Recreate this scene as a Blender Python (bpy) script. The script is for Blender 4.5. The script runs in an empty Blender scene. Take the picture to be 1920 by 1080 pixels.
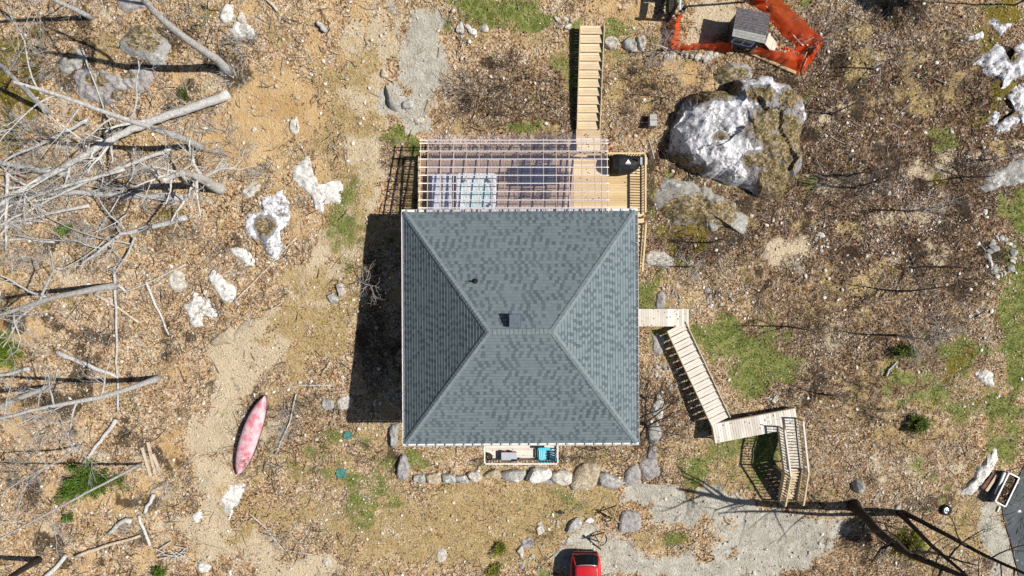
import bpy, bmesh, math, random
import numpy as np
from mathutils import Vector, Matrix, noise as mnoise

SC = bpy.context.scene
COL = SC.collection
R = math.radians
rnd = random.Random(11)
nrg = np.random.default_rng(7)

# ------------------------------------------------------------------ camera
CAMZ, FPX = 42.0, 1280.0
cam_d = bpy.data.cameras.new('camera')
cam_d.sensor_width = 36.0
cam_d.lens = 36.0 * FPX / 1920.0
cam_d.clip_start = 0.5
cam_d.clip_end = 2000
cam = bpy.data.objects.new('camera', cam_d)
COL.objects.link(cam)
cam.location = (0, 0, CAMZ)
cam.rotation_euler = (0, 0, 0)
SC.camera = cam

# ------------------------------------------------------------------ sky + sun
SUN = Vector((0.805, -0.034, 1.0)).normalized()          # towards the sun
wd = bpy.data.worlds.new('World')
SC.world = wd
wd.use_nodes = True
wn = wd.node_tree
sky = wn.nodes.new('ShaderNodeTexSky')
sky.sky_type = 'NISHITA'
sky.sun_disc = False
sky.sun_elevation = math.asin(SUN.z)
sky.sun_rotation = math.atan2(SUN.x, SUN.y)
bg = wn.nodes['Background']
bg.inputs['Strength'].default_value = 0.05
wn.links.new(sky.outputs[0], bg.inputs['Color'])
sl = bpy.data.lights.new('sun', 'SUN')
sl.energy = 5.0
sl.angle = R(0.5)
sl.color = (1.0, 0.95, 0.87)
so = bpy.data.objects.new('sun', sl)
COL.objects.link(so)
so.location = (30, 0, 50)
so.rotation_euler = (-SUN).to_track_quat('-Z', 'Y').to_euler()
SC.view_settings.view_transform = 'Standard'
SC.view_settings.look = 'None'
SC.view_settings.gamma = 1.0
SC.view_settings.exposure = 0.18
SC.cycles.max_bounces = 6
SC.cycles.diffuse_bounces = 1
SC.cycles.transparent_max_bounces = 12

# ------------------------------------------------------------------ terrain
_T = nrg.random((256, 256))
def vn(x, y, s=0):
    x = np.asarray(x, float) + s * 17.31; y = np.asarray(y, float) + s * 9.77
    xi = np.floor(x).astype(int); yi = np.floor(y).astype(int)
    fx = x - xi; fy = y - yi
    fx = fx * fx * (3 - 2 * fx); fy = fy * fy * (3 - 2 * fy)
    a = _T[xi % 256, yi % 256]; b = _T[(xi + 1) % 256, yi % 256]
    c = _T[xi % 256, (yi + 1) % 256]; d = _T[(xi + 1) % 256, (yi + 1) % 256]
    return (a * (1 - fx) + b * fx) * (1 - fy) + (c * (1 - fx) + d * fx) * fy
def fbm(x, y, s=0, o=4):
    r = 0; a = .5
    for i in range(o):
        r = r + a * vn(np.asarray(x) * 2 ** i, np.asarray(y) * 2 ** i, s + i * 3); a *= .5
    return r / (1 - .5 ** o)
_hy = np.array([-400, -60, -40, -22, -16, -12, -8, -2, 4, 8, 11, 14.5, 20, 40, 60, 400], float)
_hz = np.array([-9, -3, -2.2, -1.3, -1.0, -.5, .15, 1.3, 2.35, 2.75, 3.5, 4.7, 5.6, 7, 8, 14], float)
_ys = np.linspace(-400, 400, 8001)
_zs = np.interp(_ys, _hy, _hz)
_k = np.hanning(41); _k /= _k.sum()
_zs = np.convolve(np.pad(_zs, 20, 'edge'), _k, 'valid')
def sstep(a, b, x):
    t = np.clip((np.asarray(x, float) - a) / (b - a), 0, 1)
    return t * t * (3 - 2 * t)
def hgt(x, y):
    x = np.asarray(x, float); y = np.asarray(y, float)
    z = np.interp(y, _ys, _zs)
    z = z + .5 * sstep(6, 10, x) * sstep(-12, -5, y) * (1 - sstep(0, 5, y))
    near = sstep(5.5, 9.0, np.maximum(np.abs(x - .5), np.abs(y + 1.5)))
    wild = sstep(12, 20, np.abs(x)) * .5 + .5
    z = z + near * ((fbm(x / 5, y / 5, 2, 3) - .5) * .55 * wild + (fbm(x / 1.1, y / 1.1, 9, 3) - .5) * .22 * wild)
    z = z - .35 * np.exp(-((y + 11.75) / .7) ** 2) * 0
    return z
def h1(x, y): return float(hgt(x, y))
def W(px, py, z): return Vector(((px - 960) / FPX * (CAMZ - z), -(py - 540) / FPX * (CAMZ - z), z))
def G(px, py, dz=0.0):
    z = 1.0
    for _ in range(8):
        p = W(px, py, z); z = h1(p.x, p.y)
    p = W(px, py, z); p.z = z + dz
    return p

# ------------------------------------------------------------------ object helpers
def tag(o, label=None, cat=None, group=None, kind=None):
    if label: o['label'] = label
    if cat: o['category'] = cat
    if group: o['group'] = group
    if kind: o['kind'] = kind
    return o
WL = {}
def empty(name, loc, label, cat, group=None):
    o = bpy.data.objects.new(name, None)
    COL.objects.link(o)
    o.location = loc
    o.empty_display_size = .3
    WL[o.name] = Vector(loc)
    return tag(o, label, cat, group)
def copy_tree(o, parent=None):
    c = o.copy(); COL.objects.link(c); c.parent = parent
    for ch in list(o.children): copy_tree(ch, c)
    return c
class MB:
    def __init__(s): s.v = []; s.f = []
    def add(s, vs, fs):
        n = len(s.v)
        s.v += [tuple(v) for v in vs]
        s.f += [tuple(i + n for i in f) for f in fs]
        return s
    def box(s, c, d, rz=0, M=None):
        c = Vector(c); x, y, z = [k / 2 for k in d]
        vs = [Vector((a * x, b * y, e * z)) for e in (-1, 1) for a, b in ((-1, -1), (1, -1), (1, 1), (-1, 1))]
        if M is None: M = Matrix.Rotation(rz, 3, 'Z')
        return s.add([c + M @ v for v in vs], [(3, 2, 1, 0), (4, 5, 6, 7), (0, 1, 5, 4), (1, 2, 6, 5), (2, 3, 7, 6), (3, 0, 4, 7)])
    def bar(s, a, b, w, h, up=(0, 0, 1)):
        a = Vector(a); b = Vector(b); d = b - a
        if d.length < 1e-5: return s
        x = d.normalized(); u = Vector(up)
        if abs(x.dot(u)) > .98: u = Vector((0, 1, 0))
        y = u.cross(x).normalized(); z = x.cross(y)
        M = Matrix((x, y, z)).transposed()
        return s.box((a + b) / 2, (d.length, w, h), M=M)
    def tube(s, pts, rad, n=6, cap=True):
        pts = [Vector(p) for p in pts]
        if not hasattr(rad, '__len__'): rad = [rad] * len(pts)
        vs = []; fs = []; ref = None
        for i, p in enumerate(pts):
            d = (pts[min(i + 1, len(pts) - 1)] - pts[max(i - 1, 0)])
            d = d.normalized() if d.length > 1e-7 else Vector((0, 0, 1))
            if ref is None:
                ref = Vector((0, 0, 1)) if abs(d.z) < .8 else Vector((1, 0, 0))
            x = (ref - d * ref.dot(d)).normalized(); y = d.cross(x); ref = x
            for k in range(n):
                a = 2 * math.pi * k / n
                vs.append(p + (x * math.cos(a) + y * math.sin(a)) * rad[i])
        for i in range(len(pts) - 1):
            for k in range(n):
                fs.append((i * n + k, i * n + (k + 1) % n, (i + 1) * n + (k + 1) % n, (i + 1) * n + k))
        if cap and n > 2:
            fs.append(tuple(reversed(range(n)))); m = (len(pts) - 1) * n
            fs.append(tuple(m + k for k in range(n)))
        return s.add(vs, fs)
    def cyl(s, c, r, h, n=20, r2=None):
        c = Vector(c)
        return s.tube([c, c + Vector((0, 0, h))], [r, r if r2 is None else r2], n)
    def lathe(s, c, prof, n=24):
        c = Vector(c); vs = []; fs = []
        for r, z in prof:
            for k in range(n):
                a = 2 * math.pi * k / n
                vs.append(c + Vector((r * math.cos(a), r * math.sin(a), z)))
        for i in range(len(prof) - 1):
            for k in range(n):
                fs.append((i * n + k, i * n + (k + 1) % n, (i + 1) * n + (k + 1) % n, (i + 1) * n + k))
        return s.add(vs, fs)
    def prism(s, poly, z0, z1):
        n = len(poly)
        ar = sum(poly[i][0] * poly[(i + 1) % n][1] - poly[(i + 1) % n][0] * poly[i][1] for i in range(n))
        if ar < 0: poly = poly[::-1]
        vs = [(p[0], p[1], z0) for p in poly] + [(p[0], p[1], z1) for p in poly]
        fs = [tuple(reversed(range(n))), tuple(range(n, 2 * n))] + [(i, (i + 1) % n, n + (i + 1) % n, n + i) for i in range(n)]
        return s.add(vs, fs)
    def build(s, name, mat, parent=None, origin=None, bevel=0, smooth=False):
        if parent is not None: off = WL[parent.name]
        elif origin is not None: off = Vector(origin)
        else: off = Vector((0, 0, 0))
        me = bpy.data.meshes.new(name)
        me.from_pydata([(v[0] - off.x, v[1] - off.y, v[2] - off.z) for v in s.v], [], s.f)
        me.update()
        o = bpy.data.objects.new(name, me)
        COL.objects.link(o)
        if mat: me.materials.append(mat)
        if parent is not None: o.parent = parent
        else: o.location = off
        WL[o.name] = off
        if bevel:
            b = o.modifiers.new('bevel', 'BEVEL'); b.width = bevel; b.segments = 2; b.limit_method = 'ANGLE'
        if smooth:
            me.polygons.foreach_set('use_smooth', [True] * len(me.polygons))
        return o
def npmesh(name, V, F, mat, cols=None, origin=(0, 0, 0), parent=None, smooth=False):
    """V (n,3), F (m,k) numpy; cols (n,3) point colours in attribute 'col'"""
    off = WL[parent.name] if parent is not None else Vector(origin)
    V = V - np.array(off)
    me = bpy.data.meshes.new(name)
    n, m, k = len(V), len(F), F.shape[1]
    me.vertices.add(n); me.vertices.foreach_set('co', V.astype(np.float32).ravel())
    me.loops.add(m * k); me.loops.foreach_set('vertex_index', F.astype(np.int32).ravel())
    me.polygons.add(m)
    me.polygons.foreach_set('loop_start', np.arange(0, m * k, k, dtype=np.int32))
    me.polygons.foreach_set('loop_total', np.full(m, k, dtype=np.int32))
    if smooth: me.polygons.foreach_set('use_smooth', np.ones(m, bool))
    me.update(calc_edges=True); me.validate()
    if cols is not None:
        a = me.attributes.new('col', 'FLOAT_COLOR', 'POINT')
        a.data.foreach_set('color', np.hstack([cols, np.ones((n, 1))]).astype(np.float32).ravel())
    me.materials.append(mat)
    o = bpy.data.objects.new(name, me); COL.objects.link(o)
    if parent is not None: o.parent = parent
    else: o.location = off
    WL[o.name] = off
    return o

# ------------------------------------------------------------------ material helpers
class N:
    def __init__(s, name):
        s.m = bpy.data.materials.new(name); s.m.use_nodes = True
        s.t = s.m.node_tree; s.b = s.t.nodes['Principled BSDF']; s.o = s.t.nodes['Material Output']
        s.b.inputs['Specular IOR Level'].default_value = .25
    def n(s, typ, **kw):
        x = s.t.nodes.new('ShaderNode' + typ)
        for k, v in kw.items(): setattr(x, k, v)
        return x
    def l(s, a, b): s.t.links.new(a, b); return s
    def put(s, inp, v):
        if hasattr(v, 'node'): s.t.links.new(v, inp)
        else: inp.default_value = v
    def math(s, op, a, b=0.0, c=None, clamp=False):
        x = s.n('Math', operation=op, use_clamp=clamp); s.put(x.inputs[0], a); s.put(x.inputs[1], b)
        if c is not None: s.put(x.inputs[2], c)
        return x.outputs[0]
    def mix(s, f, a, b, blend='MIX'):
        x = s.n('Mix', data_type='RGBA', blend_type=blend); s.put(x.inputs[0], f)
        for i, v in ((6, a), (7, b)):
            if not hasattr(v, 'node') and len(v) == 3: v = (*v, 1)
            s.put(x.inputs[i], v)
        return x.outputs[2]
    def sm(s, x, a, b):
        r = s.n('MapRange', interpolation_type='SMOOTHSTEP'); s.put(r.inputs[0], x)
        r.inputs[1].default_value = a; r.inputs[2].default_value = b
        return r.outputs[0]
    def noise(s, vec, scale, det=4, rough=.55, col=False, dist=0):
        x = s.n('TexNoise'); s.put(x.inputs['Vector'], vec); x.inputs['Scale'].default_value = scale
        x.inputs['Detail'].default_value = det; x.inputs['Roughness'].default_value = rough
        x.inputs['Distortion'].default_value = dist
        return x.outputs['Color' if col else 'Fac']
    def voro(s, vec, scale, feat='F1'):
        x = s.n('TexVoronoi', feature=feat); s.put(x.inputs['Vector'], vec); x.inputs['Scale'].default_value = scale
        return x
    def ramp(s, f, stops, interp='LINEAR'):
        x = s.n('ValToRGB'); s.put(x.inputs[0], f); cr = x.color_ramp; cr.interpolation = interp
        while len(cr.elements) < len(stops): cr.elements.new(.5)
        for e, (p, c) in zip(cr.elements, stops): e.position = p; e.color = (*c, 1)
        return x.outputs[0]
    def pos(s): return s.n('NewGeometry').outputs['Position']
    def obj(s): return s.n('TexCoord').outputs['Object']
    def vmul(s, v, k):
        x = s.n('VectorMath', operation='MULTIPLY'); s.put(x.inputs[0], v); x.inputs[1].default_value = k; return x.outputs[0]
    def vadd(s, a, b):
        x = s.n('VectorMath', operation='ADD'); s.put(x.inputs[0], a); s.put(x.inputs[1], b); return x.outputs[0]
    def bump(s, h, st=.5, d=.05):
        x = s.n('Bump'); x.inputs['Strength'].default_value = st; x.inputs['Distance'].default_value = d
        s.put(x.inputs['Height'], h); s.l(x.outputs[0], s.b.inputs['Normal'])
    def rgb(s, c):
        s.put(s.b.inputs['Base Color'], c if hasattr(c, 'node') else (*c, 1)); return s
    def rough(s, r): s.put(s.b.inputs['Roughness'], r); return s
def simple(name, c, rough=.6, metal=0, var=.12, scale=6, spec=.3, coat=0):
    k = N(name)
    p = k.pos()
    nz = k.noise(p, scale, 5)
    a = tuple(max(0, v * (1 - var * 1.6)) for v in c); b = tuple(min(1, v * (1 + var * 1.6)) for v in c)
    k.rgb(k.mix(k.sm(nz, .25, .75), a, b)); k.rough(rough)
    k.b.inputs['Metallic'].default_value = metal
    k.b.inputs['Specular IOR Level'].default_value = spec
    k.b.inputs['Coat Weight'].default_value = coat
    return k.m
def wood(name, c1, c2, axis=0, weather=None, rough=.75):
    k = N(name)
    g = k.n('NewGeometry'); isl = g.outputs['Random Per Island']; p = g.outputs['Position']
    sc = [26, 26, 26]; sc[axis] = 2.2
    off = k.n('CombineXYZ'); k.put(off.inputs[0], k.math('MULTIPLY', isl, 37.0)); k.put(off.inputs[2], k.math('MULTIPLY', isl, 91.0))
    v = k.vadd(k.vmul(p, tuple(sc)), off.outputs[0])
    gr = k.noise(v, 1.0, 5, .6)
    big = k.noise(p, 1.3, 3)
    f = k.math('ADD', k.math('MULTIPLY', gr, .7), k.math('MULTIPLY', isl, .55))
    f = k.math('ADD', f, k.math('MULTIPLY', big, .4))
    c = k.mix(k.sm(f, .45, 1.25), c1, c2)
    if weather: c = k.mix(k.math('MULTIPLY', k.sm(k.noise(p, 2.4, 5), .45, .75), .6), c, weather)
    k.rgb(c); k.rough(rough)
    k.bump(gr, .25, .01)
    return k.m
def attrmat(name, rough=.8, trans=0.0):
    k = N(name); a = k.n('Attribute', attribute_name='col')
    k.rgb(a.outputs['Color']); k.rough(rough)
    if trans:
        t = k.n('BsdfTranslucent'); k.l(a.outputs['Color'], t.inputs[0])
        mx = k.n('MixShader'); mx.inputs[0].default_value = trans
        k.l(k.b.outputs[0], mx.inputs[1]); k.l(t.outputs[0], mx.inputs[2]); k.l(mx.outputs[0], k.o.inputs[0])
    return k.m

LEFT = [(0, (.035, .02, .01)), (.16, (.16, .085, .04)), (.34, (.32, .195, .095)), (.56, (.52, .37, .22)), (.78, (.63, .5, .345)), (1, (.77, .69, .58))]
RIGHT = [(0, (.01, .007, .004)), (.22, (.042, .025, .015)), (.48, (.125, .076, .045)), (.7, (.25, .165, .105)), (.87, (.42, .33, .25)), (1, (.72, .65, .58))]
def make_ground_mat():
    k = N('ground_leaf_litter_and_soil')
    p = k.pos()
    A = k.n('Attribute', attribute_name='zone_a'); B = k.n('Attribute', attribute_name='zone_b')
    sa = k.n('SeparateColor'); k.l(A.outputs['Color'], sa.inputs[0]); sb = k.n('SeparateColor'); k.l(B.outputs['Color'], sb.inputs[0])
    grass, dry, soil, gravel = sa.outputs[0], sa.outputs[1], sa.outputs[2], A.outputs['Alpha']
    dirt, moss, dark, stain_shade = sb.outputs[0], sb.outputs[1], sb.outputs[2], B.outputs['Alpha']
    n1 = k.noise(p, .55, 5, .6); n2 = k.noise(p, 2.3, 6, .65); n3 = k.noise(p, 9, 4, .6); nf = k.noise(p, 24, 3, .6)
    warp = k.vadd(p, k.vmul(k.noise(p, 7, 2, .5, col=True), (.12, .12, .12)))
    v1 = k.voro(warp, 8.5); v2 = k.voro(warp, 15)
    s1 = k.n('SeparateColor'); k.l(v1.outputs['Color'], s1.inputs[0]); s2 = k.n('SeparateColor'); k.l(v2.outputs['Color'], s2.inputs[0])
    r = k.mix(k.sm(n3, .42, .58), s1.outputs[0], s2.outputs[1])
    rr = k.n('SeparateColor'); k.l(r, rr.inputs[0]); rv = rr.outputs[0]
    rv = k.math('ADD', k.math('MULTIPLY', rv, .75), k.math('MULTIPLY', k.math('SUBTRACT', n2, .5), 1.1), clamp=False)
    rv = k.math('ADD', rv, .1, clamp=True)
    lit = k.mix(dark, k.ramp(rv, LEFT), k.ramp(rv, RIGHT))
    nn = k.math('ADD', k.math('MULTIPLY', n2, .6), k.math('MULTIPLY', n3, .4))
    nz = k.math('MULTIPLY', k.math('SUBTRACT', nn, .5), 1.9)
    def m(a, lo=.25, hi=.75): return k.sm(k.math('ADD', a, nz), lo, hi)
    fine = k.math('ADD', k.math('MULTIPLY', nf, .6), k.math('MULTIPLY', n3, .4))
    c = lit
    c = k.mix(m(soil), c, k.ramp(k.math('ADD', k.math('MULTIPLY', fine, .7), k.math('MULTIPLY', n1, .4)), [(.3, (.22, .115, .045)), (.5, (.45, .29, .135)), (.7, (.66, .5, .3))]))
    c = k.mix(m(dirt), c, k.ramp(fine, [(.25, (.28, .2, .12)), (.5, (.52, .42, .285)), (.75, (.78, .7, .56))]))
    c = k.mix(m(dry), c, k.ramp(k.math('ADD', k.math('MULTIPLY', fine, .6), k.math('MULTIPLY', n2, .4)), [(.28, (.14, .09, .035)), (.5, (.4, .29, .14)), (.7, (.64, .52, .32))]))
    c = k.mix(m(grass), c, k.ramp(k.math('ADD', k.math('MULTIPLY', fine, .5), k.math('MULTIPLY', n2, .5)), [(.3, (.035, .055, .012)), (.44, (.12, .15, .036)), (.55, (.25, .255, .085)), (.74, (.5, .45, .25))]))
    c = k.mix(m(gravel), c, k.ramp(k.math('ADD', k.math('MULTIPLY', fine, .5), k.math('ADD', k.math('MULTIPLY', n2, .3), k.math('MULTIPLY', n1, .2))), [(.32, (.17, .15, .12)), (.47, (.36, .335, .28)), (.55, (.5, .475, .41)), (.68, (.72, .7, .64))]))
    c = k.mix(m(moss), c, k.ramp(fine, [(.3, (.05, .045, .006)), (.5, (.17, .135, .022)), (.75, (.3, .24, .06))]))
    c = k.mix(k.math('MULTIPLY', m(stain_shade), .85), c, (.03, .022, .016))  # dark zone: stained soil together with painted cast shade
    k.rgb(c); k.rough(.95)
    k.b.inputs['Specular IOR Level'].default_value = .1
    hb = k.math('ADD', k.math('MULTIPLY', v1.outputs['Distance'], .9), k.math('MULTIPLY', nf, .7))
    k.bump(hb, .9, .05)
    return k.m
M = {}
M['ground'] = make_ground_mat()
def rockmat(name, base=(.3, .29, .28), white=(.72, .71, .69), wlo=.5, whi=.6, mosscol=(.09, .075, .028), mlo=.63, mhi=.72):
    k = N(name); p = k.pos(); oi = k.n('ObjectInfo')
    off = k.n('CombineXYZ'); k.put(off.inputs[0], k.math('MULTIPLY', oi.outputs['Random'], 50.0)); v = k.vadd(p, off.outputs[0])
    n1 = k.noise(v, 1.1, 8, .68); n2 = k.noise(v, 5, 8, .7); n3 = k.noise(v, 18, 5, .7)
    at = k.n('Attribute', attribute_name='moss').outputs['Fac']
    tone = k.math('ADD', k.math('MULTIPLY', n2, .6), k.math('MULTIPLY', n3, .4))
    c = k.ramp(tone, [(.28, tuple(x * .35 for x in base)), (.5, base), (.75, tuple(min(.85, x * 1.5) for x in base))])
    w = k.math('ADD', k.math('MULTIPLY', n1, .55), k.math('MULTIPLY', n2, .45))
    wf = k.sm(k.math('SUBTRACT', w, k.math('MULTIPLY', at, .5)), wlo, whi)
    c = k.mix(wf, c, k.ramp(tone, [(.3, tuple(x * .38 for x in white)), (.45, tuple(x * .78 for x in white)), (.62, white)]))
    mf = k.sm(k.math('ADD', k.noise(v, 3.2, 8, .72), k.math('MULTIPLY', at, .27)), mlo, mhi)
    vc = k.voro(k.vadd(v, k.vmul(k.noise(v, 9, 2, .5, col=True), (.1, .1, .1))), 10); sv = k.n('SeparateColor'); k.l(vc.outputs['Color'], sv.inputs[0])
    mc = k.ramp(k.math('ADD', k.math('MULTIPLY', sv.outputs[0], .55), k.math('MULTIPLY', tone, .6)), [(.2, (.03, .025, .008)), (.42, (.105, .085, .03)), (.6, (.19, .14, .06)), (.78, (.33, .25, .15)), (.95, (.55, .47, .36))])
    c = k.mix(mf, c, mc)
    cr = k.voro(k.vadd(v, k.vmul(k.noise(v, 3, 3, .5, col=True), (.5, .5, .5))), 1.6, 'DISTANCE_TO_EDGE').outputs['Distance']
    c = k.mix(k.math('MULTIPLY', k.sm(cr, .035, .0), .5), c, (.06, .05, .045))
    k.rgb(c); k.rough(.9)
    k.bump(k.math('ADD', k.math('MULTIPLY', n2, 1.0), k.math('MULTIPLY', n3, .5)), .8, .08)
    return k.m
M['boulder'] = rockmat('lichen_boulder', (.27, .255, .26), (.86, .86, .9), .43, .52)
M['outcrop'] = rockmat('white_outcrop', (.46, .42, .37), (.85, .83, .79), .39, .5, mlo=.7, mhi=.8)
M['greyrock'] = rockmat('grey_rock', (.36, .35, .33), (.72, .71, .68), .5, .62, mlo=.63, mhi=.74)
M['slab'] = rockmat('flat_grey_slab', (.36, .335, .33), (.56, .54, .52), .52, .66, mlo=.64, mhi=.75)
M['tanrock'] = rockmat('tan_rock', (.45, .37, .26), (.66, .58, .46), .5, .62, mlo=.72, mhi=.85)
M['palestone'] = rockmat('pale_stone', (.5, .46, .4), (.75, .72, .66), .45, .6, mlo=.75, mhi=.88)
M['bark'] = (lambda: None)()
def barkmat(name, c1, c2, c3):
    k = N(name); p = k.pos(); n2 = k.noise(p, 7, 6, .7); n3 = k.noise(k.vmul(p, (25, 25, 9)), 1, 4, .6)
    t = k.math('ADD', k.math('MULTIPLY', n2, .6), k.math('MULTIPLY', n3, .4))
    k.rgb(k.ramp(t, [(.3, c1), (.5, c2), (.68, c3)])); k.rough(.9); k.bump(n3, .6, .03); return k.m
M['bark'] = barkmat('grey_bark', (.14, .135, .13), (.43, .425, .42), (.7, .705, .71))
M['deadwood'] = barkmat('bleached_deadwood', (.2, .19, .18), (.52, .505, .48), (.76, .755, .735))
M['dark_shade_bark'] = barkmat('dark_shaded_bark', (.01, .008, .007), (.035, .028, .024), (.08, .066, .056))  # dark bark, darkened further to paint in the shaded trunk sides
M['twig'] = barkmat('brown_twig', (.05, .035, .028), (.12, .09, .07), (.22, .18, .15))
M['greytwig'] = barkmat('grey_twig', (.2, .185, .17), (.4, .38, .36), (.6, .58, .55))
M['freshwood'] = barkmat('split_wood', (.3, .22, .15), (.55, .45, .34), (.75, .67, .57))
M['leaf'] = attrmat('dry_leaves', .85, .12)
M['blade'] = attrmat('grass_blades', .8, .2)
M['needle'] = attrmat('evergreen_needles', .7, .15)
M['newwood'] = wood('new_yellow_decking', (.52, .37, .19), (.76, .6, .38), 0)
M['stairwood'] = wood('pine_stair_boards', (.5, .36, .2), (.76, .62, .42), 0, (.5, .44, .35))
M['postwood'] = wood('pine_posts', (.36, .235, .11), (.56, .41, .22), 2)
M['greydeck'] = wood('weathered_pale_boards', (.5, .45, .385), (.8, .755, .69), 1, (.6, .56, .5))
M['greydeckx'] = wood('weathered_boards_lengthwise', (.56, .5, .43), (.78, .72, .65), 0, (.6, .56, .49))
M['greypost'] = wood('weathered_posts', (.46, .38, .27), (.68, .6, .46), 2)
M['pergwood'] = wood('pergola_lumber', (.52, .35, .22), (.72, .55, .4), 1)
M['browndeck'] = wood('stained_decking', (.4, .28, .2), (.6, .46, .36), 0)
M['palepurlin'] = wood('pale_purlins', (.8, .74, .7), (.9, .87, .85), 0)
M['white'] = simple('white_aluminium', (.78, .78, .77), .4, 0, .04)
M['siding'] = simple('grey_siding', (.36, .38, .4), .6, 0, .06)
M['concrete'] = simple('foundation_concrete', (.4, .39, .37), .9)
M['black'] = simple('black_plastic', (.012, .012, .013), .45, 0, .2)
M['cover'] = simple('black_cover_fabric', (.018, .018, .02), .7, 0, .4, 3)
M['steel'] = simple('brushed_steel', (.55, .57, .6), .35, .8, .1)
M['glass'] = simple('dark_window_glass', (.03, .035, .045), .06, 0, .1, 2, .6)
M['bluegrey'] = simple('blue_grey_paint', (.1, .125, .16), .6)
M['trimblue'] = simple('pale_blue_trim', (.5, .6, .75), .5)
M['teal'] = simple('green_plastic_lid', (.07, .2, .17), .55, 0, .3, 9)
M['turq'] = simple('turquoise_plastic', (.1, .52, .66), .4, 0, .06)
M['cooler'] = simple('grey_plastic', (.42, .45, .5), .5, 0, .06)
M['red'] = simple('red_plastic', (.6, .03, .03), .4)
M['shell'] = simple('white_acrylic', (.84, .87, .88), .2, 0, .04, 3, .5)
M['vinyl'] = simple('pale_blue_vinyl', (.66, .71, .8), .5, 0, .08)
M['slate'] = simple('dark_table_top', (.03, .045, .08), .35, 0, .2)
M['iron'] = simple('black_iron', (.03, .03, .035), .5, .3, .2)
M['soilpot'] = simple('potting_soil', (.05, .035, .025), .95, 0, .4, 30)
M['carpaint'] = simple('red_car_paint', (.52, .012, .018), .28, 0, .03, 2, .5, .7)
M['carglass'] = simple('tinted_car_glass', (.008, .009, .011), .05, 0, .1, 2, .6)
M['rubber'] = simple('tyre_rubber', (.02, .02, .021), .85, 0, .3)
M['coopwall'] = simple('dark_painted_boards', (.045, .05, .062), .7)
M['rust'] = simple('rusty_brown_board', (.16, .075, .04), .8, 0, .3)
M['bud'] = simple('orange_buds', (.5, .2, .09), .7)
M['yellowgreen'] = None

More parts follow.
